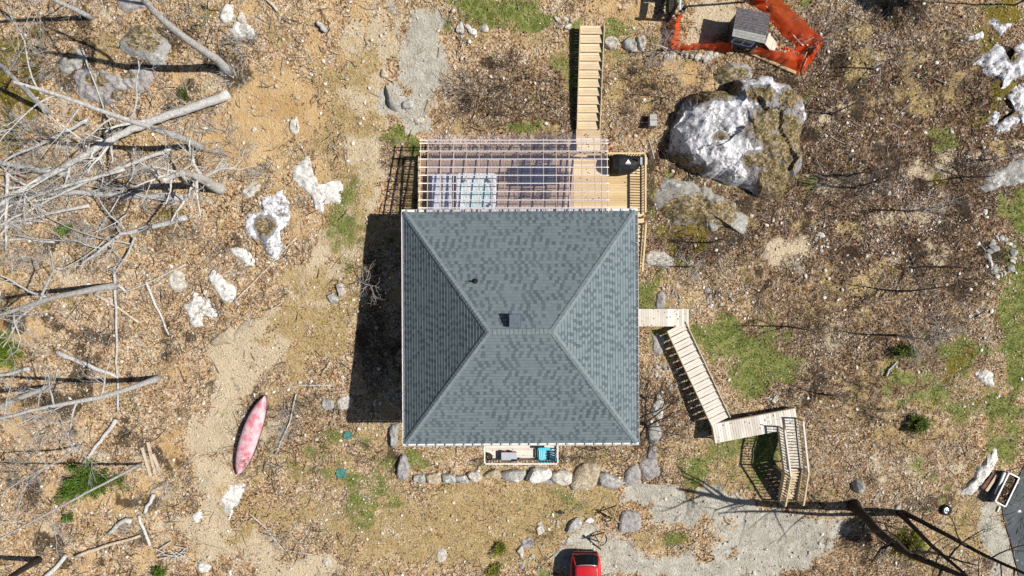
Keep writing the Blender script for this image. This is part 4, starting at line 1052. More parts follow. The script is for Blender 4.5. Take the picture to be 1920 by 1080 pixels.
m_ = MB(); m_.bar((g0.x + .52, g0.y + .1, H0 + .6), (g0.x + .42, g0.y + 1.7, H0 + 1.2), .1, .1); m_.build('slide_rail', M['trimblue'], tw)
m_ = MB(); m_.add([(g0.x - .1, g0.y + 1.0, H0 + 2.5), (g0.x + 1.9, g0.y + 1.0, H0 + 2.5), (g0.x + 1.9, g0.y + 2.8, H0 + 3.4), (g0.x - .1, g0.y + 2.8, H0 + 3.4), (g0.x - .1, g0.y + 1.0, H0 + 2.42), (g0.x + 1.9, g0.y + 1.0, H0 + 2.42), (g0.x + 1.9, g0.y + 2.8, H0 + 3.32), (g0.x - .1, g0.y + 2.8, H0 + 3.32)], [(0, 1, 2, 3), (7, 6, 5, 4), (0, 4, 5, 1), (1, 5, 6, 2), (2, 6, 7, 3), (3, 7, 4, 0)]); m_.build('roof', M['coopshingle'], tw)

# ------------------------------------------------------------------ canoe
M['keel'] = simple('faded_pink_keel', (.6, .3, .34), .5)
def canoe():
    a, b = G(499, 741), G(449, 889); c = (a + b) / 2; L = (b - a).length; rz = math.atan2(b.y - a.y, b.x - a.x)
    root = empty('canoe', (c.x, c.y, min(a.z, b.z, c.z)), 'faded pink red canoe lying upside down on the leaves', 'canoe')
    dx = (b - a).normalized(); sx = Vector((-dx.y, dx.x, 0)).normalized()
    m_ = MB(); rings = []; n = 16; gun = [[], []]
    for i in range(25):
        t = -1 + 2 * i / 24; w = .54 * (1 - abs(t) ** 2.6) ** .85 + .012; hh = .40 + .1 * abs(t) ** 3
        cc_ = a.lerp(b, (t + 1) / 2); cc_.z = max(h1(cc_.x, cc_.y), a.z + (b.z - a.z) * (t + 1) / 2) + .03 + .04 * (1 - abs(t)) + .3 * (1 - t * t)
        r_ = []
        for k in range(n + 1):
            an = math.pi * k / n; y = -math.cos(an); z = math.sin(an) ** .62
            r_.append(cc_ + sx * (w * y) + Vector((0, 0, z * hh * (1 - .35 * max(0, abs(t) - .8) / .2))))
        rings.append(r_); gun[0].append(r_[0]); gun[1].append(r_[-1])
    b0 = 0; m_.v = [tuple(p) for r_ in rings for p in r_]
    m_.f = [(i * (n + 1) + k, (i + 1) * (n + 1) + k, (i + 1) * (n + 1) + k + 1, i * (n + 1) + k + 1) for i in range(24) for k in range(n)]
    k = N('faded_red_hull'); p = k.pos(); w = k.sm(k.noise(p, 1.7, 6, .65), .3, .6); s2 = k.noise(p, 14, 5, .7)
    k.rgb(k.mix(k.math('MULTIPLY', w, k.math('ADD', k.math('MULTIPLY', s2, .5), .6)), (.6, .15, .2), (.76, .56, .59))); k.rough(.45)
    o = m_.build('hull', k.m, root, smooth=True); sd = o.modifiers.new('solid', 'SOLIDIFY'); sd.thickness = .015; sd.offset = -1
    for g_ in gun: m_ = MB(); m_.tube(g_, .022, 6); m_.build('gunwale', M['iron'], root)
    kl = [r_[n // 2] + Vector((0, 0, .01)) for r_ in rings]; m_ = MB(); m_.tube(kl, .012, 5); m_.build('keel', M['keel'], root)
canoe()

# ------------------------------------------------------------------ septic lids, wheel, planter, odds and ends
for (px, py, r_, lab) in ((652, 816, .27, 'smaller round green plastic lid nearer the house corner'), (640, 887, .34, 'larger round green plastic lid in the yellow flecked grass')):
    p = G(px, py)
    m_ = MB(); m_.lathe((p.x, p.y, p.z), [(r_, -.1), (r_, .07), (r_ * .93, .1), (r_ * .6, .1), (r_ * .57, .085), (r_ * .2, .09), (0, .095)], 26)
    for k_ in range(6):
        a = k_ * math.pi / 3; m_.box((p.x + r_ * .76 * math.cos(a), p.y + r_ * .76 * math.sin(a), p.z + .105), (.1 * r_ / .3, .03, .012), a)
    tag(m_.build('septic_lid', M['teal'], origin=p), lab, 'lid')
wp = G(1771, 955)
wh = empty('spare_wheel', wp, 'wheel with black tyre and silver rim lying on the leaves', 'wheel')
m_ = MB(); m_.lathe((wp.x, wp.y, wp.z + .05), [(.19, .02), (.24, 0), (.3, .03), (.33, .08), (.33, .16), (.3, .21), (.24, .23), (.19, .21)], 28); m_.build('tyre', M['rubber'], wh, smooth=True)
m_ = MB(); m_.lathe((wp.x, wp.y, wp.z + .05), [(.195, .21), (.185, .2), (.17, .14), (.1, .15), (.06, .17), (0, .175)], 24)
rim = m_.build('rim', M['steel'], wh)
m_ = MB()
for k_ in range(5): a = k_ * 2 * math.pi / 5; m_.cyl((wp.x + .06 * math.cos(a), wp.y + .06 * math.sin(a), wp.z + .22), .013, .02, 8)
m_.build('lug_nut', M['black'], rim)
PH = .78
pc_ = [(1892, 887), (1911, 896), (1885, 950), (1866, 940)]
gzp = G(1885, 930).z; q4 = [W(a, b, gzp + PH) for a, b in pc_]
pc0 = sum(q4, Vector()) / 4
pb_ = empty('planter_box', (pc0.x, pc0.y, gzp), 'raised white rimmed planter box full of brown leaves beside the asphalt', 'planter')
inn = inset(q4, .9)
for i in range(4):
    a, b = q4[i], q4[(i + 1) % 4]; m_ = MB(); m_.bar(a, b, .075, .05); m_.build('rim', M['white'], pb_)
    a2, b2 = q4[i].lerp(pc0, .02), q4[(i + 1) % 4].lerp(pc0, .02); m_ = MB(); m_.bar(Vector((a2.x, a2.y, gzp + PH / 2 - .02)), Vector((b2.x, b2.y, gzp + PH / 2 - .02)), .03, PH - .06); m_.build('side_panel', M['bluegrey'], pb_)
m_ = MB(); m_.prism([(p.x, p.y) for p in inset(q4, .95)], gzp + .05, gzp + .62); m_.build('soil', M['rust'], pb_)
pl_leaf = True
plank('plank', G(1837, 914, .22), G(1860, 885, .25), .22, .05, M['rust'], 'rusty brown board by the white ledge rock')
plank('plank', G(1843, 918, .3), G(1862, 888, .34), .17, .05, M['freshwood'], 'pale tan board leaning between rusty board and white post')
plank('post', G(1856, 922, .5), G(1871, 881, .6), .12, .1, M['white'], 'long white post lying beside the planter box', 'post')
bn = G(1873, 908); bin_ = empty('storage_tote', bn, 'low dark grey lidded tote between white post and planter box', 'tote')
m_ = MB(); m_.box((bn.x, bn.y, bn.z + .16), (.55, .95, .3), -.45); m_.build('body', M['black'], bin_, bevel=.02)
m_ = MB(); m_.box((bn.x, bn.y, bn.z + .33), (.58, .98, .04), -.45); m_.build('lid', M['bluegrey'], bin_, bevel=.01)
plank('post', G(1869, 941 + 18, .06), G(1873, 949, .06), .09, .08, M['white'], 'short white post end lying at the asphalt corner', 'post')
# paver pillar by the boulder
pv = G(1221, 230); pil = empty('paver_stack', pv, 'short stack of pale concrete blocks in the boulder shade', 'blocks')
for j, dz in enumerate((0, .21, .42)):
    m_ = MB()
    m_.box((pv.x - .0, pv.y + .17, pv.z + dz + .1), (.4, .32, .2)); m_.box((pv.x - .0, pv.y - .17, pv.z + dz + .1), (.4, .32, .2)); m_.build('block', M['concrete'], pil, bevel=.012)
# tree stakes tied with hose in the lower bed
def stakes(px, py, ends, label, hoop):
    c = G(px, py, 1.0); root = empty('stake_tripod', G(px, py), label, 'stakes')
    for e in ends:
        g = G(*e); m_ = MB(); m_.bar(g - Vector((0, 0, .1)), c + (c - g).normalized() * .25, .06, .06); m_.build('stake', M['postwood'], root)
    m_ = MB(); pts = []
    for i in range(18):
        a = 2 * math.pi * i / 17; p = G(hoop[0] + hoop[2] * math.cos(a), hoop[1] + hoop[3] * math.sin(a), .04); pts.append(p)
    m_.tube(pts, .02, 5); m_.build('hose', M['black'], root)
stakes(1146, 960, [(1131, 948), (1164, 982), (1137, 973), (1158, 946)], 'crossed wooden stakes beside the square flat stone', (1138, 972, 8, 5))
stakes(1121, 1008, [(1111, 998), (1129, 1034), (1134, 1020), (1136, 997)], 'crossed wooden stakes with a hose loop behind the red car', (1122, 1010, 16, 14))
p = G(1050, 960); m_ = MB(); m_.prism([(p.x + a, p.y + b) for a, b in ((-.34, .02), (-.1, .06), (.02, .17), (.08, .07), (.3, .03), (.3, -.05), (.05, -.13), (-.12, -.1))], p.z + .02, p.z + .05)  # thin flat black outline laid just above the lawn
tag(m_.build('black_shape', M['cover'], origin=p), 'small pointed black shape lying flat on the dry lawn', 'scrap')

# ------------------------------------------------------------------ red car (only its tail is in the frame)
def car():
    z0 = h1(4.55, -18.2); cx = (1098.5 - 960) / FPX * (CAMZ - z0 - .9)
    yN = -(1037 - 540) / FPX * (CAMZ - z0 - .6); L = 4.5; yS = yN - L
    root = empty('parked_car', (cx, yN - L / 2, z0), 'glossy red hatchback parked on the gravel at the bottom edge', 'car')
    P = [(0, .40, .66), (.02, .6, .84), (.06, .66, .93), (.35, .70, .96), (1.0, .72, .98), (2.6, .72, .98), (3.6, .7, .97), (4.2, .6, .9), (4.44, .5, .78), (4.5, .45, .6)]
    hwid = lambda s: .98 * (1 - .2 * max(0, 1 - s / .6) ** 2 - .16 * max(0, (s - 3.9) / .6) ** 2)
    m_ = MB(); rings = []
    for s, zl, zt in P:
        w = hwid(s); zb_ = .28
        r_ = [(-w * .9, zb_), (-w, zb_ + .15), (-w, zt - .2), (-w * .95, zt - .03), (-w * .7, zt), (0, zt + .03), (w * .7, zt), (w * .95, zt - .03), (w, zt - .2), (w, zb_ + .15), (w * .9, zb_)]
        rings.append([(cx + x, yN - s, z0 + z) for x, z in r_])
    n = 11
    m_.v = [p for r_ in rings for p in r_]
    m_.f = [(i * n + k, i * n + k + 1, (i + 1) * n + k + 1, (i + 1) * n + k) for i in range(len(rings) - 1) for k in range(n - 1)]
    m_.f += [tuple(range(n)), tuple(reversed(range((len(rings) - 1) * n, len(rings) * n)))]
    o = m_.build('body', M['carpaint'], root, smooth=True); sb2 = o.modifiers.new('s', 'SUBSURF'); sb2.levels = sb2.render_levels = 2
    # greenhouse (glass), then roof on top
    def band(s, w, z): return [(cx - w, yN - s, z0 + z), (cx - w * .6, yN - s + (.07 if s < 1 else 0), z0 + z + .015), (cx, yN - s + (.1 if s < 1 else 0), z0 + z + .02), (cx + w * .6, yN - s + (.07 if s < 1 else 0), z0 + z + .015), (cx + w, yN - s, z0 + z)]
    lo = band(.02, .74, .95) + list(reversed(band(3.35, .84, .95))); hi = band(.5, .66, 1.44) + list(reversed(band(2.55, .66, 1.44)))
    m_ = MB(); loft(m_, [[Vector(p) for p in lo], [Vector(p) for p in hi]]); m_.build('window_glass', M['carglass'], root, smooth=False)
    m_ = MB(); rg_ = []
    for s, w, z in ((.5, .7, 1.43), (.56, .71, 1.475), (1.2, .71, 1.51), (2.0, .7, 1.5), (2.55, .67, 1.45)):
        rg_.append([(cx + w * f, yN - s + (.1 * (1 - abs(f)) if s < .8 else 0), z0 + z + .03 * (1 - f * f)) for f in (-1, -.8, -.4, 0, .4, .8, 1)])
    m_.v = [p for r_ in rg_ for p in r_]; m_.f = [(i * 7 + k, i * 7 + k + 1, (i + 1) * 7 + k + 1, (i + 1) * 7 + k) for i in range(4) for k in range(6)]
    o = m_.build('roof', M['carpaint'], root, smooth=True); sd = o.modifiers.new('s', 'SOLIDIFY'); sd.thickness = .05; sd.offset = -1
    m_ = MB(); m_.tube([(cx - .66, yN - .47, z0 + 1.44), (cx - .4, yN - .41, z0 + 1.475), (cx, yN - .385, z0 + 1.49), (cx + .4, yN - .41, z0 + 1.475), (cx + .66, yN - .47, z0 + 1.44)], .035, 8); m_.build('spoiler_glint', M['steel'], root, smooth=True)  # silver strip stands in for the reflection along spoiler and glass top
    for s_ in (-1, 1):
        m_ = MB(); m_.tube([(cx + s_ * .77, yN - .1, z0 + .95), (cx + s_ * .68, yN - .52, z0 + 1.44)], .05, 6); m_.build('pillar', M['carpaint'], root)
        m_ = MB(); m_.box((cx + s_ * .7, yN - .06, z0 + .8), (.2, .14, .16)); m_.build('tail_light', M['red'], root, bevel=.04)
        m_ = MB(); m_.tube([(cx + s_ * .6, yN - .75, z0 + 1.545), (cx + s_ * .6, yN - 2.3, z0 + 1.545)], .018, 6); m_.build('roof_rail', M['iron'], root)
        for yy in (.85, 3.6):
            m_ = MB(); m_.tube([(cx + s_ * .7, yN - yy, z0 + .33), (cx + s_ * .93, yN - yy, z0 + .33)], .33, 22); wl_ = m_.build('wheel', M['rubber'], root)
            m_ = MB(); m_.tube([(cx + s_ * .94, yN - yy, z0 + .33), (cx + s_ * .95, yN - yy, z0 + .33)], .2, 16); m_.build('rim', M['steel'], wl_)
        m_ = MB(); m_.box((cx + s_ * .98, yN - 3.0, z0 + 1.0), (.18, .1, .14)); m_.build('mirror', M['carpaint'], root, bevel=.03)
    m_ = MB(); m_.box((cx, yN + .0, z0 + .48), (1.5, .06, .14)); m_.build('bumper', M['black'], root, bevel=.02)
car()

# ------------------------------------------------------------------ rocks
def rock(px_out, H, mat, label, prof=3.0, rough=.14, name='boulder', seed=0, moss=(), sink=None, cat='rock', tilt=(0, 0), under=0.0, group=None, planes=None):
    st_ = name == 'stone'
    if sink is None: sink = .12 if H > .45 or st_ else .03
    if not st_ and H <= .4:
        mx_, my_ = sum(a for a, b in px_out) / len(px_out), sum(b for a, b in px_out) / len(px_out); px_out = [(mx_ + (a - mx_) * 1.14, my_ + (b - my_) * 1.14) for a, b in px_out]
    if not st_ and H <= .4: H *= .6; prof = max(prof, 5); rough *= 1.5
    P = [G(*p) for p in px_out]; c = sum(P, Vector()) / len(P); n0 = len(P); K = max(36, int(sum((P[i] - P[i - 1]).length for i in range(n0)) / .12)); K = min(K, 150) if not st_ else 17
    per = [0]
    for i in range(n0): per.append(per[-1] + (P[(i + 1) % n0] - P[i]).length)
    ring = []
    for k in range(K):
        t = per[-1] * k / K; j = 0
        while per[j + 1] < t: j += 1
        u = (t - per[j]) / (per[j + 1] - per[j]); a, b = P[j], P[(j + 1) % n0]; a0, b1 = P[j - 1], P[(j + 2) % n0]
        q = .5 * ((2 * a) + (b - a0) * u + (2 * a0 - 5 * a + 4 * b - b1) * u * u + (3 * a - a0 - 3 * b + b1) * u ** 3)
        q = a.lerp(b, u).lerp(q, .6)
        q += Vector((mnoise.noise(Vector((q.x * 1.4, q.y * 1.4, seed))), mnoise.noise(Vector((q.x * 1.4, q.y * 1.4, seed + 5))), 0)) * rough * 1.3
        q += Vector((mnoise.noise(Vector((q.x * 5, q.y * 5, seed + 2))), mnoise.noise(Vector((q.x * 5, q.y * 5, seed + 7))), 0)) * rough * .45
        ring.append(q)
    NR = (34 if planes else 18) if not st_ else 7; m_ = MB(); zc = c.z; rp = random.Random(seed)
    if st_ and False: planes = [(H * rp.uniform(.85, 1.25), rp.uniform(-.5, .5), rp.uniform(-.5, .5)) for _ in range(5)]
    for i in range(NR):
        t = 1 - i / NR
        for q in ring:
            x = c.x + (q.x - c.x) * t; y = c.y + (q.y - c.y) * t
            f = 1 - t ** prof
            g = h1(x, y)
            nz = mnoise.fractal(Vector((x * .8, y * .8, seed * 3.3)), 1.0, 2.0, 4) * .22 * min(1, H) + mnoise.fractal(Vector((x * 3, y * 3, seed)), 1.0, 2.1, 4) * rough * .5
            stp = 0 if not planes else .3 * mnoise.cell(Vector((x * .55 + .5 * mnoise.noise(Vector((x * .9, y * .9, 4.4))) + y * .2, y * .5 + .5 * mnoise.noise(Vector((x * .9, y * .9, 8.4))), 2.2))) - .1
            ridge = abs(mnoise.noise(Vector((x * 1.5 + y * .6, y * 1.5 - x * .5, seed + 11)))) * .25 * min(H, 1)
            z = g - sink + f * ((H if not planes else min(h_ + a_ * (x - c.x) + b_ * (y - c.y) for h_, a_, b_ in planes)) + sink + tilt[0] * (x - c.x) + tilt[1] * (y - c.y)) + (nz - ridge + stp) * min(1, f * 2.2 + .05)
            m_.v.append((x, y, z))
    for i in range(NR - 1):
        for k in range(K): m_.f.append((i * K + k, i * K + (k + 1) % K, (i + 1) * K + (k + 1) % K, (i + 1) * K + k))
    m_.v.append((c.x, c.y, sum(v[2] for v in m_.v[-K:]) / K)); t_ = len(m_.v) - 1
    m_.f += [((NR - 1) * K + k, (NR - 1) * K + (k + 1) % K, t_) for k in range(K)]
    o = m_.build(name, mat, origin=(c.x, c.y, c.z - sink), smooth=not (st_ or planes))
    at = o.data.attributes.new('moss', 'FLOAT', 'POINT'); vals = []
    for v in m_.v:
        px = 960 + FPX * v[0] / (CAMZ - v[2]); py = 540 - FPX * v[1] / (CAMZ - v[2]); a = 0
        for mx, my, rx, ry in moss:
            d = math.hypot((px - mx) / rx, (py - my) / ry) + .25 * mnoise.noise(Vector((v[0] * 1.5, v[1] * 1.5, 3)))
            a = max(a, float(1 - sstep(.55, 1.1, d)))
        vals.append(a)
    at.data.foreach_set('value', vals)
    return tag(o, label, cat, group)
big = [(1252, 262), (1266, 215), (1290, 182), (1322, 165), (1360, 176), (1372, 152), (1420, 148), (1470, 155), (1503, 178), (1508, 222), (1496, 262), (1498, 310), (1480, 345), (1456, 374), (1420, 368), (1380, 350), (1340, 338), (1290, 322), (1258, 300)]
rock(big, 1.9, M['boulder'], 'huge white lichened boulder with a mossy brown shoulder', 13, .15, planes=[(2.25, .12, .05), (2.35, -.2, .02), (2.3, .03, .3), (2.5, -.02, -.36), (2.45, .3, -.2)], seed=1, moss=[(1452, 240, 62, 50), (1455, 345, 52, 44), (1345, 168, 50, 26), (1425, 176, 36, 18), (1352, 255, 16, 8), (1462, 290, 46, 50), (1420, 300, 30, 20), (1270, 300, 30, 14), (1480, 185, 30, 22), (1495, 260, 20, 50), (1310, 185, 30, 14), (1300, 318, 40, 10)], tilt=(-.03, 0))
rock([(1335, 150), (1338, 132), (1362, 118), (1395, 118), (1414, 128), (1412, 148), (1385, 158), (1355, 162)], .45, M['greyrock'], 'mossy grey rock tucked between the netting and the huge boulder', 3, .12, seed=2, moss=[(1370, 140, 44, 24)])
rock([(1226, 350), (1240, 332), (1275, 333), (1330, 350), (1372, 372), (1400, 400), (1405, 432), (1392, 444), (1368, 428), (1340, 438), (1300, 420), (1262, 424), (1236, 402), (1222, 376)], .7, M['greyrock'], 'low mossy ledge rock below the huge boulder beside the deck stair', 2.5, .22, seed=3, moss=[(1290, 392, 70, 40), (1350, 400, 50, 30)])
rock([(1215, 478), (1240, 472), (1262, 486), (1258, 500), (1214, 498)], .3, M['palestone'], 'pale broken ledge stone at the foot of the deck stair', 3, .1, seed=4)
# bedrock on the right edge
rock([(1838, 118), (1862, 88), (1880, 92), (1894, 120), (1915, 88), (1940, 96), (1936, 130), (1896, 150), (1886, 160), (1866, 142), (1850, 140)], .35, M['boulder'], 'streaky white ledge at the right edge under the moss patch', 2.5, .25, seed=5, moss=[(1900, 105, 14, 14)])
rock([(1852, 40), (1862, 34), (1872, 44), (1896, 50), (1886, 62), (1870, 60)], .2, M['boulder'], 'thin white rock streak in the yellow moss at the top right', 2.5, .2, seed=6)
rock([(1812, 72), (1838, 58), (1840, 68), (1815, 80)], .18, M['boulder'], 'narrow white rock sliver left of the yellow moss', 2.5, .12, seed=7)
rock([(1890, 180), (1905, 164), (1935, 160), (1940, 220), (1915, 226), (1890, 242), (1868, 244), (1872, 232), (1896, 214)], .4, M['boulder'], 'mauve white ledge running off the right edge', 2.5, .22, seed=8, moss=[(1902, 212, 12, 8)])
rock([(1846, 226), (1866, 208), (1878, 214), (1862, 232)], .2, M['boulder'], 'small white ledge piece left of the mauve ledge', 2.5, .15, seed=9)
rock([(1835, 352), (1860, 325), (1905, 305), (1945, 312), (1940, 340), (1880, 350), (1850, 362)], .35, M['greyrock'], 'grey flat ledge at the right edge above the lawn', 2.5, .15, seed=10)
rock([(1828, 706), (1848, 692), (1862, 704), (1863, 722), (1846, 722)], .3, M['outcrop'], 'bright white rock beside the right lawn', 2.5, .1, seed=11)
rock([(1806, 918), (1828, 890), (1838, 874), (1862, 842), (1868, 858), (1860, 884), (1842, 908), (1820, 926)], .3, M['outcrop'], 'long bright white ledge above the rusty board', 2.5, .1, seed=12)
rock([(1596, 905), (1604, 898), (1617, 901), (1618, 914), (1610, 926), (1600, 922)], .55, M['greyrock'], 'smooth grey green boulder alone in the leaves', 3.5, .04, seed=13, sink=.1)
rock([(1678, 948), (1686, 944), (1689, 950), (1684, 956), (1678, 954)], .25, M['greyrock'], 'little grey rock at the foot of the dark twin tree', 3, .03, seed=14)
# white bedrock on the left
rock([(556, 330), (566, 302), (579, 300), (576, 320), (592, 334), (598, 352), (618, 346), (634, 340), (640, 362), (634, 378), (610, 380), (606, 396), (592, 388), (580, 366), (562, 346)], .32, M['outcrop'], 'brightest white ledge left of the pergola', 3, .12, seed=20)
rock([(462, 420), (466, 400), (486, 398), (494, 376), (514, 370), (524, 360), (534, 378), (542, 398), (536, 416), (524, 430), (534, 455), (524, 476), (508, 476), (494, 458), (478, 446)], .38, M['boulder'], 'pitted white ledge rock below the pale fallen tree', 2.5, .16, seed=21, moss=[(496, 424, 22, 24)])
rock([(430, 470), (446, 464), (462, 468), (478, 488), (474, 500), (456, 494)], .22, M['outcrop'], 'low white ledge beside the pitted ledge rock', 2.5, .1, seed=22)
rock([(455, 358), (468, 344), (484, 346), (484, 362), (466, 372)], .25, M['palestone'], 'rounded pale rock above the pitted ledge', 2.5, .08, seed=23)
rock([(392, 520), (402, 508), (424, 528), (442, 540), (438, 560), (424, 566), (406, 546)], .28, M['outcrop'], 'tilted white slab on the slope above the pale track', 2.5, .08, seed=24)
rock([(354, 568), (366, 552), (388, 560), (404, 582), (400, 596), (384, 590), (376, 612), (358, 606), (346, 578)], .25, M['outcrop'], 'jagged white rock left of the pale track', 2.5, .14, seed=25)
rock([(316, 520), (330, 508), (342, 512), (350, 536), (336, 548), (320, 540)], .22, M['palestone'], 'greyish white rock by the brown stick', 2.5, .1, seed=26)
rock([(396, 640), (420, 622), (430, 614), (440, 630), (432, 642), (404, 648)], .4, M['tanrock'], 'angular tan rock at the head of the pale track', 3, .05, seed=27)
rock([(432, 638), (452, 608), (468, 598), (472, 606), (456, 626), (440, 640)], .15, M['tanrock'], 'flat tan slab lying beside the angular tan rock', 2.5, .05, seed=28)
rock([(220, 85), (240, 50), (268, 44), (300, 60), (322, 90), (312, 118), (292, 126), (256, 106), (226, 100)], .42, M['greyrock'], 'mossy grey boulder under the curved bare trunk', 3, .14, seed=29, moss=[(270, 70, 46, 34)])
rock([(146, 150), (168, 132), (200, 136), (230, 150), (240, 172), (220, 192), (180, 194), (152, 180)], .4, M['slab'], 'purplish flat rock below the long trunk shadow', 2.5, .22, moss=[(180, 150, 30, 16), (225, 180, 24, 18)], seed=30)
rock([(225, 145), (242, 130), (275, 130), (286, 148), (262, 166), (240, 160)], .3, M['slab'], 'grey rock at the edge of the trunk shadow', 2.5, .18, moss=[(240, 140, 18, 12)], seed=31)
rock([(110, 118), (140, 90), (160, 108), (150, 128), (122, 136)], .4, M['greyrock'], 'shaded grey rock in the mossy corner', 2.5, .12, seed=32, moss=[(130, 100, 20, 14)])
rock([(222, 4), (262, -8), (280, 6), (262, 18), (236, 20)], .3, M['slab'], 'purple grey rock at the top edge beside the curved trunk', 2.5, .1, seed=33)
rock([(414, 30), (424, 8), (436, 14), (434, 36), (422, 42)], .35, M['outcrop'], 'tall white rock near the top, left of the orange soil', 3, .06, seed=34)
rock([(432, 58), (448, 42), (470, 50), (478, 62), (462, 74), (440, 68)], .25, M['outcrop'], 'broad white rock near the top beside the tall white rock', 2.5, .1, seed=35)
rock([(443, 36), (452, 22), (460, 30), (460, 44), (448, 44)], .35, M['palestone'], 'pointed pale rock behind the broad white rock', 3, .06, seed=36)
rock([(722, 156), (728, 176), (734, 192), (752, 196), (754, 204), (746, 212), (732, 206), (723, 190)], .5, M['greyrock'], 'dark crescent rock holding the end of the gravel pad', 3, .06, seed=37)
rock([(755, 192), (770, 187), (776, 198), (764, 206), (755, 204)], .35, M['greyrock'], 'small dark rock touching the crescent rock', 3, .05, seed=38)
rock([(714, 138), (718, 130), (728, 140), (726, 147), (715, 145)], .3, M['tanrock'], 'tan wedge rock above the crescent rock', 3, .03, seed=39)
rock([(776, 226), (788, 218), (796, 226), (784, 236)], .2, M['palestone'], 'pale flat rock near the pergola corner', 2.5, .04, seed=40)
rock([(806, 184), (818, 182), (822, 200), (808, 206), (800, 216), (796, 206)], .2, M['tanrock'], 'pinkish tan rocks below the gravel pad', 2.5, .06, seed=41)
rock([(416, 940), (430, 912), (446, 910), (462, 906), (452, 926), (444, 950), (430, 970), (424, 960)], .18, M['outcrop'], 'long white ledge below the canoe', 2.5, .1, seed=42)
rock([(372, 1056), (382, 1054), (394, 1062), (388, 1072), (374, 1070)], .25, M['outcrop'], 'round white stone on the pale dirt at the bottom', 2.5, .04, seed=43)
rock([(544, 226), (556, 220), (560, 240), (552, 252), (542, 244)], .3, M['palestone'], 'upright pale stone in the orange soil', 3, .04, seed=44)
rock([(360, 966), (374, 956), (380, 970), (368, 982)], .18, M['outcrop'], 'white ledge patch on the pale track', 2.5, .06, seed=45)
rock([(820, 1034), (832, 1028), (838, 1044), (826, 1056), (820, 1050)], .12, M['palestone'], 'flat pale stone in the dry lawn', 2.5, .03, seed=46)
rock([(604, 1048), (614, 1044), (622, 1056), (610, 1062)], .12, M['palestone'], 'pale stone low in the yellow flecked lawn', 2.5, .03, seed=47)
